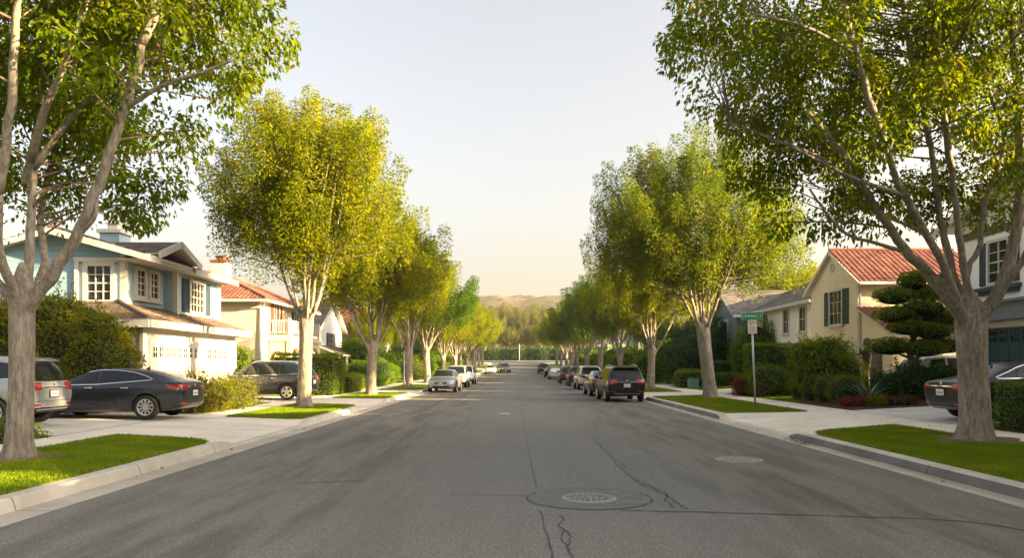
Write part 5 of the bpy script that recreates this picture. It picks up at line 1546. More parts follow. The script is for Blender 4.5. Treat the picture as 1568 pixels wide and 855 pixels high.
def cream_gable_house():
    X = 17.25
    t = thing('cream_house', 'buff stucco house with red tiled gable and dark green shutters, right', 'house', (22, 41, .4))
    wallbox(t, (X, 37.9, .2), (23.4, 43.9, 6.12), M['cream2'])
    ym, zt = 40.9, 8.0
    gable(t, [(X, 37.9, 6.11), (X, 43.9, 6.11), (X, ym, zt - .1)], (.25, 0, 0), M['cream2'])
    mb = MB(); gable_roof_x(mb, X - .22, 23.8, 37.4, 44.4, 5.92, zt, 'tile'); build_roof('roof', mb, [M['redtile'], M['trimwhite']], t)
    m = MB(); trim_line(m, (X - .24, 37.3, 5.82), (X - .24, ym + .02, zt - .1), .06, .16); trim_line(m, (X - .24, ym - .02, zt - .1), (X - .24, 44.5, 5.82), .06, .16); m.build('fascia', M['cream2'], t)
    m = MB(); trim_line(m, (X - .2, 37.33, 5.86), (23.8, 37.33, 5.86), .12, .14); m.tube([(X + .05, 37.45, 5.75), (X + .06, 37.8, 5.4), (X + .06, 37.82, .4)], .055, 8); m.build('gutter', M['trimwhite'], t)
    window(t, (X, 40.4, 4.85), WX, 1.5, 1.75, M['trimwhite'], 3, 3, True, M['greenshutter'], .1, sw=.62)
    m = MB()
    for k in range(8):
        a0 = math.pi / 4 * k; m.obox((X - .03, ym + .2 * math.cos(a0), 7.05 + .2 * math.sin(a0)), (0, -math.sin(a0), math.cos(a0)), (1, 0, 0), .17, .05, .05)
    m.box((X - .02, ym - .17, 7.03), (X, ym + .17, 7.07)); m.box((X - .021, ym - .02, 6.88), (X, ym + .02, 7.22)); m.build('gable_vent', M['trimwhite'], t)
    # tiled front wing
    wallbox(t, (X + .12, 34.6, .2), (25, 37.9, 3.3), M['cream2'])
    gable(t, [(X + .121, 34.6, 3.29), (X + .121, 37.9, 3.29), (X + .121, 37.9, 4.5)], (.2, 0, 0), M['cream2'])
    mb = MB(); slope(mb, None, [(X - .1, 34.2, 3.22), (25.4, 34.2, 3.22), (25.4, 37.88, 4.68), (X - .1, 37.88, 4.68)], 'tile'); build_roof('wing_roof', mb, [M['redtile'], M['trimwhite']], t)
    m = MB(); trim_line(m, (X - .1, 34.12, 3.14), (25.4, 34.12, 3.14), .12, .14); m.build('gutter', M['trimwhite'], t)
    m = MB(); m.box((X + .06, 35.7, .3), (X + .12, 36.7, 2.5)); m.box((X + .04, 35.6, .3), (X + .10, 35.69, 2.6)); m.box((X + .04, 36.71, .3), (X + .10, 36.8, 2.6)); m.build('door', M['bark2'], t)
    garage_door(t, (20.6, 34.6, 1.6), SY, 4.4, 2.3, M['trimwhite'], 8, False)


cream_gable_house()


def white_grey_house():
    X = 18.6
    t = thing('grey_white_house', 'white house with slate-grey gabled bay and grey shingle roof behind the signpost, right', 'house', (24, 54, .3))
    wallbox(t, (X, 46.6, .1), (29, 66, 5.95), M['white'])
    mb = MB()
    hip_roof(mb, X - .5, 29.5, 46.1, 66.5, 5.85, 8.35, 'flat')
    xb, y0, y1 = 17.4, 59.2, 66.4; ym = (y0 + y1) / 2
    slope(mb, None, [(xb - .45, y0 - .4, 5.72), (24, y0 - .4, 5.72), (24, ym, 7.9), (xb - .45, ym, 7.9)], 'flat'); slope(mb, None, [(24, y1 + .4, 5.72), (xb - .45, y1 + .4, 5.72), (xb - .45, ym, 7.9), (24, ym, 7.9)], 'flat')
    ridge_cap(mb, (xb - .45, ym, 7.94), (24, ym, 7.94), .08)
    build_roof('roof', mb, [M['greytile'], M['trimwhite']], t)
    wallbox(t, (xb, y0, .1), (X + 2, y1, 5.8), M['greywall'], 'bay')
    gable(t, [(xb, y0, 5.79), (xb, y1, 5.79), (xb, ym, 7.75)], (.2, 0, 0), M['greywall'])
    m = MB(); trim_line(m, (X - .56, 46.1, 5.74), (X - .56, 58.7, 5.74), .12, .2); trim_line(m, (xb - .4, y0 - .46, 5.62), (X + 1, y0 - .46, 5.62), .1, .2); m.tube([(X - .4, 46.5, 5.6), (X - .06, 46.8, 5.3), (X - .06, 46.8, .4)], .05, 8)
    m.build('gutter', M['trimwhite'], t)
    m = MB(); trim_line(m, (xb - .48, y0 - .5, 5.6), (xb - .48, ym + .02, 7.8), .08, .2); trim_line(m, (xb - .48, ym - .02, 7.8), (xb - .48, y1 + .5, 5.6), .08, .2); m.build('fascia', M['greywall'], t)
    window(t, (X, 48.6, 4.75), WX, 1.0, 1.5, M['trimwhite'], 2, 2, True); window(t, (X, 51.6, 4.75), WX, .9, 1.5, M['trimwhite'], 2, 2, True); window(t, (X, 56.0, 4.75), WX, .9, 1.5, M['trimwhite'], 2, 2, True)
    window(t, (xb, ym, 4.0), WX, 2.3, 2.7, M['trimwhite'], 2, 1, True, fr=.22)
    window(t, (xb, ym, 1.35), WX, 2.0, .9, M['trimwhite'], 3, 1, False, fr=.12)
    window(t, (X - .35, y0, 4.7), SY, .3, .5, M['greywall'], 1, 1, False, fr=.04)


white_grey_house()


def gabled_right(name, label, x, y0, y1, ze, zt, wall, tile):
    t = thing(name, label, 'house', (x + 4, (y0 + y1) / 2, .2 + zr(y0)))
    wallbox(t, (x, y0, 0), (x + 10, y1, ze), wall); ym = (y0 + y1) / 2
    gable(t, [(x, y0, ze - .01), (x, y1, ze - .01), (x, ym, zt - .1)], (.1, 0, 0), wall)
    mb = MB(); gable_roof_x(mb, x - .4, x + 10.3, y0 - .5, y1 + .5, ze - .12, zt, tile[0]); build_roof('roof', mb, [M[tile[1]], M['trimwhite']], t)
    m = MB(); trim_line(m, (x - .44, y0 - .5, ze - .26), (x - .44, ym + .02, zt - .12), .08, .2); trim_line(m, (x - .44, ym - .02, zt - .12), (x - .44, y1 + .5, ze - .26), .08, .2); m.build('fascia', M['trimwhite'], t)
    for yy in (y0 + (y1 - y0) * .25, y0 + (y1 - y0) * .72):
        window(t, (x, yy, ze - 1.25), WX, 1.1, 1.4, M['trimwhite'], 2, 2, True)
        window(t, (x, yy, 1.7 + zr(y0)), WX, 1.3, 1.4, M['trimwhite'], 2, 2, True)
    window(t, (x + 3, y0, ze - 1.25), SY, 1.0, 1.3, M['trimwhite'], 2, 2, True)
    return t


gabled_right('brick_house', 'brick-red house with orange tiled roof peeping behind the dark garden trees, right', 18.5, 71, 82, 5.4, 7.8, M['brick'], ('tile', 'redtile'))
for i, (y0, wall, tile, w) in enumerate(((88, 'white', 'greytile', 'first'), (104, 'pale', 'redtile', 'second'), (121, 'white', 'browntile', 'third'), (139, 'pale', 'greytile', 'fourth'), (156, 'white', 'redtile', 'fifth'))):
    gabled_right('distant_house', 'pale house glimpsed between far right trunks, {} past the brick-red house'.format(w), 17.0, y0, y0 + 12.5, 5.6 + zr(y0), 7.8 + zr(y0), M[wall], ('flat', tile))

for i, y0 in enumerate((3.0, -12.4, -28.4)):  # out-of-view houses added so their shadow covers the near road
    gabled_right('added_shade_house', 'unseen white house added to shade the near road, {} from the blue-shuttered one'.format(('first', 'second', 'third')[i]), 18.2, y0, y0 + 15.2, 6.9, 8.8, M['white'], ('flat', 'browntile'))
# ------------------------------------------------------------------ ground, street, kerbs
def grid_sheet(name, xs, ys, zf, mat, kind='structure', smooth=True):
    mb = MB()
    vs = [(x, y, zf(x, y)) for y in ys for x in xs]; n = len(xs)
    mb.add(vs, [(j * n + i, j * n + i + 1, (j + 1) * n + i + 1, (j + 1) * n + i) for j in range(len(ys) - 1) for i in range(n - 1)])
    o = mb.build(name, mat, smooth=smooth); o['kind'] = kind
    return o


YS = [-30, 0] + list(np.arange(4, 96, 4.0)) + list(np.arange(96, 193, 3.0))
grid_sheet('ground', [-1200, -400, -100, -60, -30, -5, 5, 30, 60, 100, 400, 1200], [-200, -60] + [y for y in YS if y > -30] + [200, 260, 400, 700, 1350], lambda x, y: zr(y) - .12, M['ground'])
YR = [y for y in YS if y <= 180]
grid_sheet('road', [-5.55, -3, 0, 3, 6.2], YR, lambda x, y: zr(y), M['asphalt'])
grid_sheet('cross_street', [-60, -20, 0, 20, 60], [YR[-1], 184, 188, 192, 196], lambda x, y: zr(y), M['asphalt'])
LEFT_CUTS = [(16.4, 21.4), (30.2, 34.8), (44, 46.8), (61.8, 65.4), (82.5, 86.5), (103.5, 107.5), (125.5, 129.5), (145.5, 149.5)]
RIGHT_CUTS = [(18.4, 24.0), (38.6, 43.2), (58.8, 62.4), (78.5, 82.5), (99, 103), (119, 123), (140, 144)]


def dip(y, cuts):
    for a, b in cuts:
        if a - .75 < y < b + .75:
            return min(1, (y - a + .75) / .75, (b + .75 - y) / .75)
    return 0.0


def kerb_side(s, xin, xout, cuts, side):
    ys = sorted(set([-8.0] + list(np.arange(0, 178, 4.0)) + [c + e for a, b in cuts for c, e in ((a, -.75), (a, -.3), (a, 0), (b, 0), (b, .3), (b, .75))] + [178.0]))
    mb = MB(); rows = []
    for y in ys:
        h = .165 - .135 * dip(y, cuts); z = zr(y)
        prof = [(xin, -.06), (xin, .004), (xin + .045, h - .022), (xin + .075, h), (xout, h), (xout, -.06)]
        rows.append([(s * x, y, z + q) for x, q in prof])
    n = 6
    for i in range(len(rows) - 1):
        b = len(mb.v); mb.v.extend(rows[i]); mb.v.extend(rows[i + 1])
        for k in range(n - 1):
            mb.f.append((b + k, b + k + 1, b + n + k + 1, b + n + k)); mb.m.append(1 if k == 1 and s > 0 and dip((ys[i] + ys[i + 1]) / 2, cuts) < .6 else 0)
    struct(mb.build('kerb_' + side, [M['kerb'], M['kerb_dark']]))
    gx = (-5.55, -6.0) if s < 0 else (6.2, 6.56)
    grid_sheet('gutter_' + side, [gx[1], gx[0]] if s < 0 else [gx[0], gx[1]], YR, lambda x, y: zr(y) + (.004 if abs(x) < 6.25 else -.006), M['gutter'])


kerb_side(-1, 6.0, 6.25, LEFT_CUTS, 'left')
kerb_side(1, 6.56, 6.85, RIGHT_CUTS, 'right')


def pavement(side, s, x0, x1, cuts):
    ys = sorted(set([-8.0] + list(np.arange(0, 178, 4.0)) + [c + e for a, b in cuts for c, e in ((a, -.75), (a, 0), (b, 0), (b, .75))] + [178.0]))
    xs = [x0, x0 + .6, x0 + 1.6, x0 + 2.3, x1]
    xs = [s * x for x in xs]
    if s < 0: xs = xs[::-1]

    def zf(x, y):
        k = min(1, max(0, (abs(x) - x0) / 2.2))
        return zr(y) + .158 - .135 * dip(y, cuts) * (1 - k)
    grid_sheet('sidewalk_' + side, xs, ys, zf, M['concrete'])
    return zf


ZL = pavement('left', -1, 6.25, 10.35, LEFT_CUTS)
ZR = pavement('right', 1, 6.85, 11.8, RIGHT_CUTS)
grid_sheet('yard_left', [-70, -40, -16.3, -10.35], YS[:-3], lambda x, y: zyard(x, y) - .006, M['lawn'])
grid_sheet('yard_right', [11.8, 17.8, 40, 70], YS[:-3], lambda x, y: zyard(x, y) - .006, M['lawn'])

# driveways behind the sidewalk
for (x0, x1, y0, y1, nm) in ((-24, -10.35, 16.9, 25.2, 'left'), (-12.8, -10.35, 25.2, 34.2, 'left'), (-15.5, -10.35, 32.2, 37.6, 'left'), (-15, -10.35, 61.4, 65.8, 'left'), (-15, -10.35, 82.2, 86.8, 'left'),
                             (11.8, 17.8, 19.9, 26.4, 'right'), (17.0, 26.0, 29.6, 34.5, 'right'), (11.8, 17, 42.6, 47.6, 'right'), (11.8, 17, 58.4, 62.8, 'right')):
    xs = sorted(set([x0, x1] + [b for b in (-16.3, 17.8) if x0 < b < x1]))
    lift = .004 if not (x0 == -12.8) else .001
    grid_sheet('driveway', xs, [y0, y1], lambda x, y: zyard(x, y) + lift, M['drive'])


def poly_sheet(name, pts, lift, mat, kind='structure'):
    mb = MB(); mb.add([(x, y, zyard(x, y) + lift) for x, y in pts], [tuple(range(len(pts)))])
    o = mb.build(name, mat); o['kind'] = kind; return o


poly_sheet('planting_bed', [(11.85, 26.5), (17.7, 26.5), (17.7, 29.5), (16.9, 34.4), (17.1, 42.4), (11.85, 42.4), (11.85, 37.4), (13.2, 36.6), (13.1, 33.2), (11.85, 32.0)], .012, M['mulch'])
poly_sheet('planting_bed', [(11.85, 14), (16.8, 14), (16.8, 19.8), (11.85, 19.8)], .012, M['mulch'])
poly_sheet('planting_bed', [(-13.5, 13.6), (-10.4, 14.8), (-10.4, 16.8), (-13.5, 16.8)], .012, M['mulch'])
poly_sheet('planting_bed', [(-16.2, 38.4), (-10.4, 38.4), (-10.4, 48), (-16.2, 48)], .012, M['soil'])

# parkway lawns with their grass
VERGES = {
    'l': [[(-6.27, -6), (-6.3, 15.3), (-6.6, 15.75), (-7.3, 16.2), (-8.98, 16.9), (-8.98, -6)], [(-6.3, 22.3), (-6.28, 29.4), (-6.6, 29.8), (-8.96, 31.0), (-8.96, 23.2), (-6.7, 22.2)], [(-6.28, 35.8), (-6.28, 43.1), (-8.96, 43.8), (-8.96, 36.6)],
          [(-6.28, 47.7), (-6.28, 60.8), (-8.96, 61.2), (-8.96, 48.2)], [(-6.28, 66.4), (-6.28, 81.5), (-8.96, 81.5), (-8.96, 66.4)], [(-6.28, 87.5), (-6.28, 102.5), (-8.96, 102.5), (-8.96, 87.5)], [(-6.28, 108.5), (-6.28, 124.5), (-8.96, 124.5), (-8.96, 108.5)],
          [(-6.28, 130.5), (-6.28, 144.5), (-8.96, 144.5), (-8.96, 130.5)], [(-6.28, 150.5), (-6.28, 172), (-8.96, 172), (-8.96, 150.5)]],
    'r': [[(6.88, -6), (6.88, 17.1), (7.05, 17.6), (7.5, 18.1), (9.9, 19.7), (9.97, 19.4), (9.97, -6)], [(6.95, 24.9), (9.97, 25.7), (9.97, 39.4), (8.4, 38.4), (6.88, 37.6)], [(6.88, 44.2), (9.97, 45.0), (9.97, 58.4), (6.88, 57.9)],
          [(6.88, 63.4), (9.97, 63.4), (9.97, 77.5), (6.88, 77.5)], [(6.88, 83.5), (9.97, 83.5), (9.97, 98), (6.88, 98)], [(6.88, 104), (9.97, 104), (9.97, 118), (6.88, 118)], [(6.88, 124), (9.97, 124), (9.97, 139), (6.88, 139)], [(6.88, 145), (9.97, 145), (9.97, 172), (6.88, 172)]]}
YARD_LAWNS = [[(-12.6, 25.4), (-10.38, 25.0), (-10.38, 31.9), (-12.6, 31.9)], [(-10.38, 37.8), (-10.38, 39.0), (-12.5, 39.0), (-12.5, 37.8)], [(11.84, 32.2), (13.05, 33.4), (13.15, 36.5), (11.84, 37.3)], [(11.84, 48), (11.84, 58), (14, 58), (14, 48)], [(-10.4, 48.2), (-10.4, 61), (-14, 61), (-14, 48.2)]]


def inside(poly, x, y):
    c = np.zeros(len(x), bool); n = len(poly)
    for i in range(n):
        x1, y1 = poly[i]; x2, y2 = poly[(i + 1) % n]
        if y1 == y2: continue
        k = ((y1 > y) != (y2 > y)) & (x < (x2 - x1) * (y - y1) / (y2 - y1) + x1); c ^= k
    return c


grass_pts = []
rngg = np.random.default_rng(5)


WELLS = [(-8.42, 12.75, .62), (9.62, 15.75, .85), (-8.0, 28.4, .5), (9.5, 36.9, .6)]


def seed_grass(poly, dens, ymin, zfun):
    a = np.array(poly); x0, x1 = a[:, 0].min(), a[:, 0].max(); y0, y1 = max(ymin, a[:, 1].min()), a[:, 1].max()
    n = int((x1 - x0) * (y1 - y0) * dens)
    x = rngg.uniform(x0, x1, n); y = rngg.uniform(y0, y1, n); m = inside(poly, x, y)
    ang = rngg.uniform(0, 6.283, n); wob = .05 * np.abs(rngg.normal(size=n)); xo, yo = x + np.cos(ang) * wob, y + np.sin(ang) * wob
    for tx, ty, tr in WELLS:
        dd = np.hypot(x - tx, y - ty); m &= dd > tr * (1 + .25 * np.sin(np.arctan2(y - ty, x - tx) * 4)) * rngg.uniform(.8, 1.25, n)
    patchy = np.sin(x * 2.3 + 1) * np.cos(y * 1.7) + np.sin(x * 5.1) * np.sin(y * 3.9 + 2)
    m &= rngg.random(n) < np.clip(1.05 - .35 * np.maximum(0, patchy - .5), .35, 1)
    x, y = xo, yo
    x, y = x[m], y[m]
    grass_pts.append(np.stack([x, y, [zfun(p, q) for p, q in zip(x, y)]], 1))


for s in 'lr':
    for i, poly in enumerate(VERGES[s]):
        mb = MB(); pts = poly
        cx = sum(p[0] for p in pts) / len(pts); cy = sum(p[1] for p in pts) / len(pts)
        n = len(pts)
        seg = [(x, y, zr(y) + .10) for x, y in pts] + [(x, y, zr(y) + .172) for x, y in pts]
        fs = [(j, (j + 1) % n, n + (j + 1) % n, n + j) for j in range(n)]
        top = [((x - cx) * .94 + cx, (y - cy) * .985 + cy) for x, y in pts]
        seg += [(x, y, zr(y) + .192) for x, y in top]
        fs += [(n + j, n + (j + 1) % n, 2 * n + (j + 1) % n, 2 * n + j) for j in range(n)] + [tuple(range(2 * n, 3 * n))]
        mb.add(seg, fs)
        struct(mb.build('lawn', M['lawn']))
        dens = (3200, 1700, 900, 420)[i] if i < 4 else 160
        seed_grass(poly, dens, 7.5, lambda x, y: zr(y) + .172)
for tx, ty, tr in WELLS:
    mb = MB(); k = 28
    mb.add([(tx + tr * 1.15 * (1 + .2 * math.sin(4 * a)) * math.cos(a), ty + tr * 1.15 * (1 + .2 * math.sin(4 * a)) * math.sin(a), .196) for a in np.linspace(0, 2 * math.pi, k, endpoint=False)], [tuple(range(k))])
    struct(mb.build('bare_soil', M['soil']))
for p in YARD_LAWNS:
    seed_grass(p, 900, 0, lambda x, y: zyard(x, y) - .008)
gpts = np.concatenate(grass_pts)
V_ = blades(np.random.default_rng(9), gpts, .03, .075, .013, .42)
gr = obj_from_mesh('grass', mesh_from_leaves('grass', V_, None, [M['grass']]))
tag(gr, kind='stuff')


# ------------------------------------------------------------------ marks in the asphalt
def ribbon(mb, pts, w, jit=0.0, seed=0, k=8, z=.004):
    rng = np.random.default_rng(seed)
    p = [Vector((x, y, 0)) for x, y in pts]; q = []
    for a, b in zip(p, p[1:]):
        for j in range(k): q.append(a.lerp(b, j / k))
    q.append(p[-1])
    q = [v + Vector((rng.normal() * jit, rng.normal() * jit, 0)) for v in q]
    vs, fs = [], []
    for i, v in enumerate(q):
        t = (q[min(i + 1, len(q) - 1)] - q[max(i - 1, 0)]).normalized(); nn = Vector((-t.y, t.x, 0)); ww = w * rng.uniform(.5, 1.4) / 2
        vs += [v + nn * ww + Vector((0, 0, z)), v - nn * ww + Vector((0, 0, z))]
        if i: fs.append((2 * i - 2, 2 * i - 1, 2 * i + 1, 2 * i))
    mb.add(vs, fs)


gpx = lambda L: [G(x, y) for x, y in L]
mb = MB()
ribbon(mb, [(.30, 6.0), (.34, 7.0), (.29, 9.0)], .018, .006, 1)
ribbon(mb, [(.29, 10.7), (.27, 14), (.25, 20), (.2, 31.4), (.2, 60)], .015, .005, 2, 20)
ribbon(mb, gpx([(909, 673), (922, 686), (935, 699), (956, 722), (971, 735), (992, 747), (1021, 760), (1040, 773), (1054, 782)]), .022, .02, 3, 7)
ribbon(mb, gpx([(971, 735), (1000, 746), (1024, 757), (1018, 766), (1034, 779)]), .020, .016, 4, 7)
ribbon(mb, gpx([(935, 699), (948, 706), (958, 716), (975, 722)]), .014, .015, 5, 7)
ribbon(mb, gpx([(857, 791), (864, 796), (854, 807), (866, 813), (874, 821), (874, 833), (868, 838), (876, 851), (882, 870)]), .02, .010, 6, 7)
ribbon(mb, gpx([(864, 812), (860, 822), (864, 832), (872, 836)]), .016, .008, 7, 6)
ribbon(mb, gpx([(952, 782), (1007, 784.5), (1068, 785), (1164, 788), (1291, 791.6), (1419, 795.7), (1482, 800), (1530, 806), (1575, 815)]), .045, .004, 8, 8)
ribbon(mb, gpx([(703, 626), (745, 624.6), (797, 624)]), .05, .01, 9, 6)
ribbon(mb, gpx([(880, 640), (960, 642.5), (1040, 644)]), .05, .015, 10, 6)
ribbon(mb, gpx([(455, 741), (500, 739), (565, 737)]), .035, .003, 11, 6)
ribbon(mb, gpx([(690, 757), (745, 758.5), (806, 760)]), .02, .004, 12, 6)
ribbon(mb, [(-2.63, 14.5), (-2.75, 25), (-2.9, 44)], .03, .01, 13, 14)
cx, cy = G(902, 764)
ribbon(mb, [(cx + .82 * math.cos(a), cy + .80 * math.sin(a)) for a in np.linspace(0, 2 * math.pi, 40)], .017, .004, 14, 2, .008)
struct(mb.build('road_cracks', M['tar']))
mb = MB(); mb.lathe([(.001, .004), (.80, .004)], 48, 'z', (cx, cy, 0)); struct(mb.build('road_patch', M['patch']))
mb = MB(); x, y = G(773, 634); mb.box((x - .17, y - .18, -.02), (x + .17, y + .18, .005)); struct(mb.build('road_marking', M['trimwhite']))


def manhole(name, label, c, r, mats_, pattern):
    t = thing(name, label, 'manhole', (c[0], c[1], 0))
    m = MB(); m.lathe([(r * .90, .002), (r * .90, .016), (r, .015), (r + .012, .003)], 48); m.build('frame_ring', mats_[0], t, local=True)
    m = MB(); m.lathe([(.001, .011), (r * .885, .011), (r * .885, .002)], 48)
    if pattern:
        for rr in (.30, .55, .80):
            k = int(rr * 30)
            for i in range(k):
                a = 2 * math.pi * i / k
                m.obox((r * rr * math.cos(a), r * rr * math.sin(a), .0135), (-math.sin(a), math.cos(a), 0), (math.cos(a), math.sin(a), 0), 2 * math.pi * r * rr / k * .55, r * .14, .008, 1)
        m.lathe([(.001, .017), (r * .12, .017), (r * .12, .012)], 14, mi=1)
    m.build('lid', [mats_[1], mats_[2]], t, local=True)


manhole('manhole_cover', 'grey iron manhole cover inside the round asphalt patch', (cx, cy), .35, (M['iron'], M['iron_dark'], M['iron']), True)
x, y = G(1131, 705)
manhole('manhole_cover', 'pale concrete-ringed manhole cover near the right kerb', (x, y), .42, (M['manhole_pale'], M['manhole_pale'], M['iron']), True)

# a few dry leaves in the right gutter
rng = np.random.default_rng(77); n = 46
lp = np.stack([6.42 + rng.normal(size=n) * .09, 17.0 + rng.normal(size=n) * .8, np.full(n, .014)], 1)
D = norm(rng.normal(size=(n, 3)) * np.array([1, 1, .15])); N = norm(np.array([0, 0, 1.0]) + rng.normal(size=(n, 3)) * .3)
tag(obj_from_mesh('fallen_leaves', mesh_from_leaves('fallen_leaves', leaf_arrays(lp, D, N, np.full(n, .07), np.full(n, .04)), None, [M['straw']])), kind='stuff')


rng = np.random.default_rng(78); n = 260
sd = rng.random(n) < .5
lx_ = np.where(sd, rng.uniform(-8.9, -5.7, n), rng.uniform(6.3, 11.5, n)); ly_ = rng.uniform(8, 32, n)
lz_ = np.where((lx_ < -6.3) & (lx_ > -8.95) & (ly_ < 15.2) | (lx_ > 6.9) & (lx_ < 9.9) & (ly_ < 17) , .215, .172); lz_ = np.where((lx_ > -6.25) & (lx_ < 0) | (lx_ < 6.85) & (lx_ > 0), .014, lz_)
ok = ~(((lx_ < 0) & (ly_ > 15.2)) | ((lx_ > 0) & (ly_ > 17.0) & (lx_ < 10))) | (np.abs(lx_) < 6.5) & (np.abs(lx_) < 6.0 + (lx_ > 0) * .5) | (lx_ > 10.2)
lp = np.stack([lx_, ly_, lz_], 1)[ok]; n = len(lp)
tag(obj_from_mesh('fallen_leaves', mesh_from_leaves('fallen_leaves', leaf_arrays(lp, norm(rng.normal(size=(n, 3)) * np.array([1, 1, .1])), norm(np.array([0, 0, 1.0]) + rng.normal(size=(n, 3)) * .3), np.full(n, .075), np.full(n, .045)), None, [M['straw']])), kind='stuff')


# ------------------------------------------------------------------ signpost, lamp, cabinet, ornament
def glyphs(txt, size, mat, name, parent, loc, rot=(math.pi / 2, 0, 0), sx=1.0, depth=.002):
    cu = bpy.data.curves.new(name, 'FONT'); cu.body = txt; cu.size = size; cu.align_x = 'CENTER'; cu.align_y = 'CENTER'; cu.extrude = depth
    ob = bpy.data.objects.new('tmp', cu); COL.objects.link(ob); bpy.context.view_layer.update()
    me = bpy.data.meshes.new_from_object(ob.evaluated_get(bpy.context.evaluated_depsgraph_get()))
    bpy.data.objects.remove(ob); me.materials.clear(); me.materials.append(mat)
    o = obj_from_mesh(name, me, parent); o.location = loc; o.rotation_euler = rot; o.scale = (sx, 1, 1)
    return o


sx_, sy_ = G(1157, 629.5, .17)
t = thing('street_sign', 'leaning steel signpost with green street name sign above a no-parking sign', 'street sign', (sx_, sy_, .16), R(-4))
t.rotation_euler = (0, R(-2.4), R(-4))
m = MB(); m.tube([(0, 0, -.2), (0, 0, 3.22)], .034, 12); m.build('post', M['steel'], t, True, local=True)
m = MB(); m.box((-.36, -.052, 3.20), (.36, -.040, 3.43)); m.box((-.37, -.050, 3.19), (.37, -.038, 3.44), 1)
pl = m.build('name_plate', [M['signgreen'], M['signpale']], t, local=True)
glyphs('J-EHNALC S', .155, M['signpale'], 'lettering', pl, (0, -.0535, 3.31), sx=.80)
m = MB(); m.box((-.03, -.04, 3.18), (.03, .03, 3.26)); m.build('bracket', M['steel'], t, local=True)
m = MB(); m.box((-.15, -.052, 2.70), (.15, -.040, 3.165)); m.box((-.155, -.050, 2.695), (.155, -.038, 3.17), 1)
pp = m.build('parking_plate', [M['signwhite'], M['signred']], t, local=True)
m = MB(); c0 = Vector((-.055, -.054, 3.08))
for k in range(16):
    a = 2 * math.pi * k / 16
    m.obox(c0 + Vector((math.cos(a) * .052, 0, math.sin(a) * .052)), (-math.sin(a), 0, math.cos(a)), (0, 1, 0), .024, .004, .014)
m.obox(c0, (.7, 0, -.7), (0, 1, 0), .10, .005, .013)
m.obox((.06, -.054, 3.10), (1, 0, 0), (0, 1, 0), .12, .004, .016); m.obox((.075, -.0545, 3.06), (1, 0, -.5), (0, 1, 0), .12, .004, .02)
m.build('no_parking_symbol', M['signred'], pp, local=True)
m = MB(); rg = random.Random(4)
for z, w in ((2.985, .10), (2.94, .19), (2.90, .22), (2.86, .2), (2.82, .24), (2.785, .24), (2.74, .2)):
    x0 = -w / 2
    while x0 < w / 2 - .01:
        l = rg.uniform(.012, .035); m.obox((x0 + l / 2, -.054, z), (1, 0, 0), (0, 1, 0), l, .003, .016); x0 += l + .009
m.build('small_print', M['signink'], pp, local=True)

lx, ly = -8.55, 57.5
t = thing('street_lamp', 'slim post-top street lamp between the left row trunks', 'street lamp', (lx, ly, .16))
m = MB(); m.tube([(0, 0, -.1), (0, 0, .35), (0, 0, .4), (0, 0, 2.75)], [.10, .09, .055, .045], 10); m.build('post', M['steel'], t, True, local=True)
m = MB(); m.lathe([(.05, 2.75), (.17, 2.85), (.23, 3.25), (.12, 3.3)], 6); m.build('lantern', M['winglass'], t, local=True)
m = MB(); m.lathe([(.27, 3.26), (.14, 3.40), (.03, 3.46), (.001, 3.55)], 6); m.build('lamp_cap', M['black'], t, local=True)

t = thing('utility_cabinet', 'squat green utility cabinet beyond the right sidewalk', 'utility cabinet', (11.95, 50.6, .16), R(0))
t.scale = (.8, .8, .8)
m = MB(); m.box((-.45, -.4, 0), (.45, .4, .06)); m.box((-.4, -.36, .062), (.4, .36, .82)); m.build('cabinet', M['boxgreen'], t, local=True)
m = MB(); m.prism([(-.44, -.4, .823), (.44, -.4, .823), (.44, .4, .823), (-.44, .4, .823)], (0, 0, .06)); m.build('lid', M['boxgreen'], t, local=True)
m = MB(); m.box((-.36, -.368, .12), (-.01, -.361, .78)); m.box((.01, -.368, .12), (.36, -.361, .78)); m.build('door', M['boxgreen'], t, local=True)

gx_, gy_ = 15.9, 34.0
t = thing('garden_ornament', 'weathered garden figure on a post behind the sago palm', 'garden ornament', (gx_, gy_, zyard(gx_, gy_)))
m = MB(); m.lathe([(.001, -.1), (.22, -.1), (.22, .12), (.12, .2), (.10, 1.2), (.16, 1.28), (.16, 1.34), (.001, 1.34)], 14); m.build('pedestal', M['statue'], t, True, local=True)
m = MB(); m.lathe([(.13, 1.34), (.17, 1.5), (.22, 1.85), (.17, 2.1), (.08, 2.2), (.07, 2.26), (.001, 2.27)], 14); m.ball((0, 0, 2.42), (.17, .17, .2), 12, 8)
for s in (-1, 1): m.tube([(s * .18, 0, 2.0), (s * .36, -.05, 1.85), (s * .34, -.1, 2.15)], [.06, .05, .04], 8)
m.build('figure', M['statue'], t, True, local=True)


# ------------------------------------------------------------------ far end: hedge, wires, trees, hill
zf_ = zr(192)
shrub('boundary_hedge', 'long dark hedge bank closing off the far end of the street', 'hedge', (2, 201, zf_ - .3),
      [((x, .6 * math.sin(x), 1.6), (3.2, 2.0, 2.3 + .35 * math.sin(x * 1.7))) for x in np.arange(-36, 37, 3.4)], M['hazytree'], 26, .34, .1, seed=90)
bpy.data.objects['boundary_hedge'].data.materials[0] = M['frond']
for i, x in enumerate((-30, 32)):
    t = thing('utility_pole', 'wooden utility pole with crossarm beyond the far end, {}'.format(('left of the street', 'right of the street')[i]), 'utility pole', (x, 203, zf_))
    m = MB(); m.tube([(0, 0, -.4), (0, 0, 11.2)], [.17, .12], 10); m.build('pole', M['polewood'], t, True, local=True)
    m = MB(); m.box((-.06, -1.1, 10.55), (.06, 1.1, 10.69)); m.build('crossarm', M['polewood'], t, local=True)
m = MB()
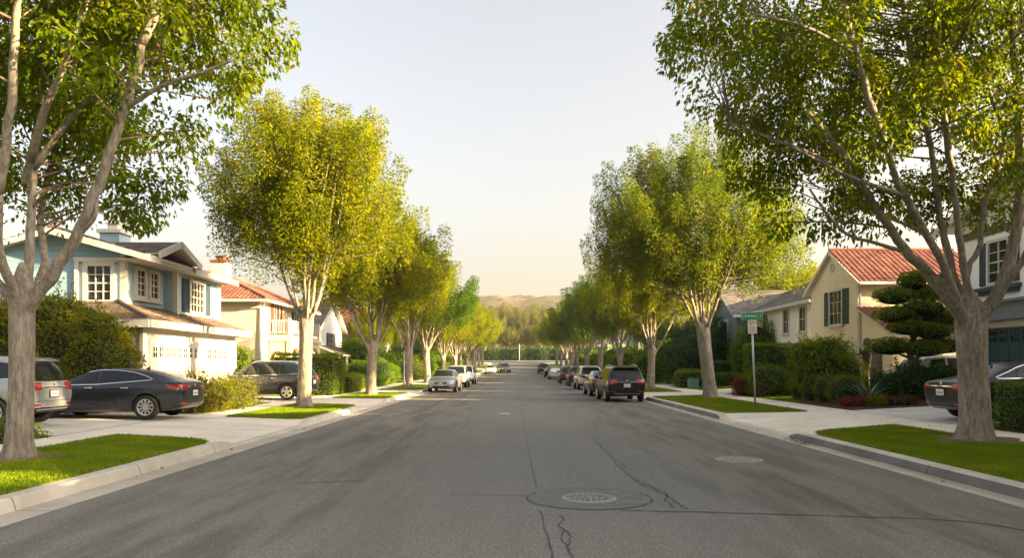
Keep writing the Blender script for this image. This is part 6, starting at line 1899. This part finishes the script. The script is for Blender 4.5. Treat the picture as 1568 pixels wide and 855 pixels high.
for dy in (-1.0, 1.0):
    m.tube([(-30 + 62 * k / 16, 203 + dy, zf_ + 10.75 - 1.1 * (1 - (k / 8 - 1) ** 2)) for k in range(17)], .022, 5)
tag(m.build('power_line', M['black']), 'thin sagging power lines strung across the far end of the street', 'power line')
t = thing('utility_pole', 'short pale pole standing in front of the far hedge', 'utility pole', (.9, 198.4, zf_))
m = MB(); m.tube([(0, 0, -.4), (0, 0, 4.3)], [.10, .085], 10); m.build('pole', M['polewood'], t, True, local=True)
m = MB(); m.lathe([(.11, 4.302), (.09, 4.42), (.001, 4.45)], 10); m.build('pole_cap', M['polewood'], t, local=True)

for f in forms:
    f[1]['hazytree'] = f[1]['leaf'].copy(); f[1]['hazytree'].materials[0] = M['hazytree']
rng = np.random.default_rng(123)
spots = [(-13, 214, 1.0), (-7, 222, 1.15), (-1.5, 216, .95), (5, 224, 1.1), (10, 215, 1.05), (-10, 246, 1.75), (-3, 262, 2.0), (4, 250, 1.7), (9, 268, 2.0), (15, 248, 1.6), (-17, 240, 1.6), (20, 225, 1.2), (-22, 225, 1.2), (28, 240, 1.4), (-30, 240, 1.5)]
for i, (x, y, s) in enumerate(spots):
    f = forms[i % 3]
    place_tree('background_tree', 'olive-brown tree in the grove beyond the far hedge', (x, y, zf_ - .3), f[0], f[1]['leaf_y' if i in (1, 4) else 'hazytree'], i * 1.9, s, 'grove of trees beyond the far hedge')
for i, (x, y, s, mt, lb) in enumerate(((21.5, 76, .95, 'leaf_y', 'sunlit garden tree rising behind the leaning right tree'), (26.5, 72, 1.12, 'leaf_y', 'sunlit tree above the grey shingle roof, left of the pair there'), (34, 78, 1.18, 'leaf_y', 'sunlit tree above the grey shingle roof, right of the pair there'),
                                   (15.8, 84.5, .8, 'leaf', 'mid green yard tree between the far right houses'), (-14.6, 78, .75, 'leaf_y', 'golden yard tree beside the terracotta house'), (-13.8, 104, .8, 'leaf', 'green yard tree between the first far left houses'), (-40, 66, 1.1, 'leaf', 'green tree rising behind the cream house with the balcony'),
                                   (26, 176, 1.2, 'leaf', 'green tree added to shade the far cross street, behind the right row'), (36, 172, 1.35, 'leaf_d', 'deep green tree farther right, added to shade the far cross street'))):  # the last two are added to keep sun off the cross street
    f = forms[i % 3]
    place_tree('background_tree', lb, (x, y, .1 + zr(y)), f[0], f[1][mt], i * 1.3 + .4, s)

# hill
def hill_mat():
    m, nt, b = new_mat('hill')
    v = coords(nt); n1 = noise(nt, v, .012, 5, .6); n2 = noise(nt, v, .09, 5, .7)
    c = ramp(nt, n1, [(.35, (.10, .08, .045)), (.6, (.15, .115, .065))])
    c = mixc(nt, ramp(nt, n2, [(.42, (1, 1, 1)), (.58, (0, 0, 0))]), c, (.03, .036, .016))
    nt.links.new(c, b.inputs['Base Color']); b.inputs['Roughness'].default_value = 1; b.inputs['Specular IOR Level'].default_value = .05
    bump(nt, b, n2, 1.0, 3.0)
    return m


from mathutils import noise as mnoise
xs = sorted(set(list(np.arange(-1100, -160, 30.0)) + list(np.arange(-160, 161, 5.0)) + list(np.arange(190, 1101, 30.0))))
ys = list(np.arange(430, 760, 22.0)) + list(np.arange(760, 960, 7.0)) + list(np.arange(965, 1300, 40.0))


def hz(x, y):
    t = min(1, max(0, (y - 430) / 470)); t = t * t * (3 - 2 * t)
    f = 1 if y < 920 else max(0, 1 - (y - 920) / 380)
    h = 78 + 14 * mnoise.noise(Vector((x * .006, y * .003, 3))) + 10 * mnoise.noise(Vector((x * .02 + 9, y * .01, 1))) - .012 * abs(x - 10)
    h *= t * f
    k = mnoise.noise(Vector((x * .09, y * .06, 7)))
    return zf_ - .4 + h + t * (2.6 * max(0, k + .15) * 1.6 + 1.0 * mnoise.noise(Vector((x * .31, y * .2, 2))))


grid_sheet('hill', xs, ys, hz, hill_mat())

# ------------------------------------------------------------------ air, sky, sun, camera
SUN_AZ, SUN_EL = R(SUN_AZ_D), R(SUN_EL_D)
hm = bpy.data.materials.new('haze'); hm.use_nodes = True
nt = hm.node_tree; nt.nodes.remove(nt.nodes['Principled BSDF'])
pv = nt.nodes.new('ShaderNodeVolumePrincipled'); pv.inputs['Color'].default_value = (.93, .90, .85, 1); pv.inputs['Density'].default_value = HAZE
pv.inputs['Anisotropy'].default_value = .35
nt.links.new(pv.outputs[0], nt.nodes['Material Output'].inputs['Volume'])
if HAZE:
    mb = MB(); mb.box((-1230, -230, zr(0) - 1.2), (1230, 1380, 118)); hb = mb.build('haze', hm); tag(hb, kind='stuff')

w = bpy.data.worlds.new('World'); scene.world = w; w.use_nodes = True
nt = w.node_tree; bg = nt.nodes['Background']
sky = nt.nodes.new('ShaderNodeTexSky'); sky.sky_type = 'NISHITA'; sky.sun_disc = False
sky.sun_elevation = SUN_EL; sky.sun_rotation = SUN_AZ
sky.air_density = 1.0; sky.dust_density = SKY_DUST; sky.ozone_density = SKY_OZONE; sky.altitude = 50
hs = nt.nodes.new('ShaderNodeHueSaturation'); hs.inputs['Saturation'].default_value = .55; nt.links.new(sky.outputs[0], hs.inputs['Color'])
nt.links.new(mixc(nt, 1.0, hs.outputs[0], (1.0, .965, .925), 'MULTIPLY'), bg.inputs[0]); bg.inputs[1].default_value = SKY_STR
ld = bpy.data.lights.new('sun', 'SUN'); ld.energy = SUN_STR; ld.angle = R(.6); ld.color = (1.0, .735, .355)
lo = bpy.data.objects.new('sun', ld); COL.objects.link(lo)
sv = Vector((math.sin(SUN_AZ) * math.cos(SUN_EL), math.cos(SUN_AZ) * math.cos(SUN_EL), math.sin(SUN_EL)))
lo.rotation_euler = (-sv).to_track_quat('-Z', 'Y').to_euler(); lo.location = sv * 80

cd = bpy.data.cameras.new('camera'); cam = bpy.data.objects.new('camera', cd); COL.objects.link(cam)
cd.sensor_width = 36; cd.lens = 36 * F / 1568; cam.location = (0, 0, CAMH); cam.rotation_euler = (R(90), 0, 0)
cd.shift_x = -(VX - 784) / 1568; cd.shift_y = (VY - 427.5) / 1568
cd.clip_start = .1; cd.clip_end = 5000
scene.camera = cam
vs = scene.view_settings; vs.view_transform = 'Standard'; vs.look = 'None'; vs.gamma = 1.0; vs.use_curve_mapping = False; vs.exposure = EXPOSURE
scene.render.engine = 'CYCLES'
cy_ = scene.cycles
cy_.use_denoising = True; cy_.max_bounces = 9; cy_.diffuse_bounces = 5; cy_.glossy_bounces = 3; cy_.transmission_bounces = 6; cy_.transparent_max_bounces = 6; cy_.volume_bounces = 0
cy_.caustics_reflective = False; cy_.caustics_refractive = False; cy_.sample_clamp_indirect = 6
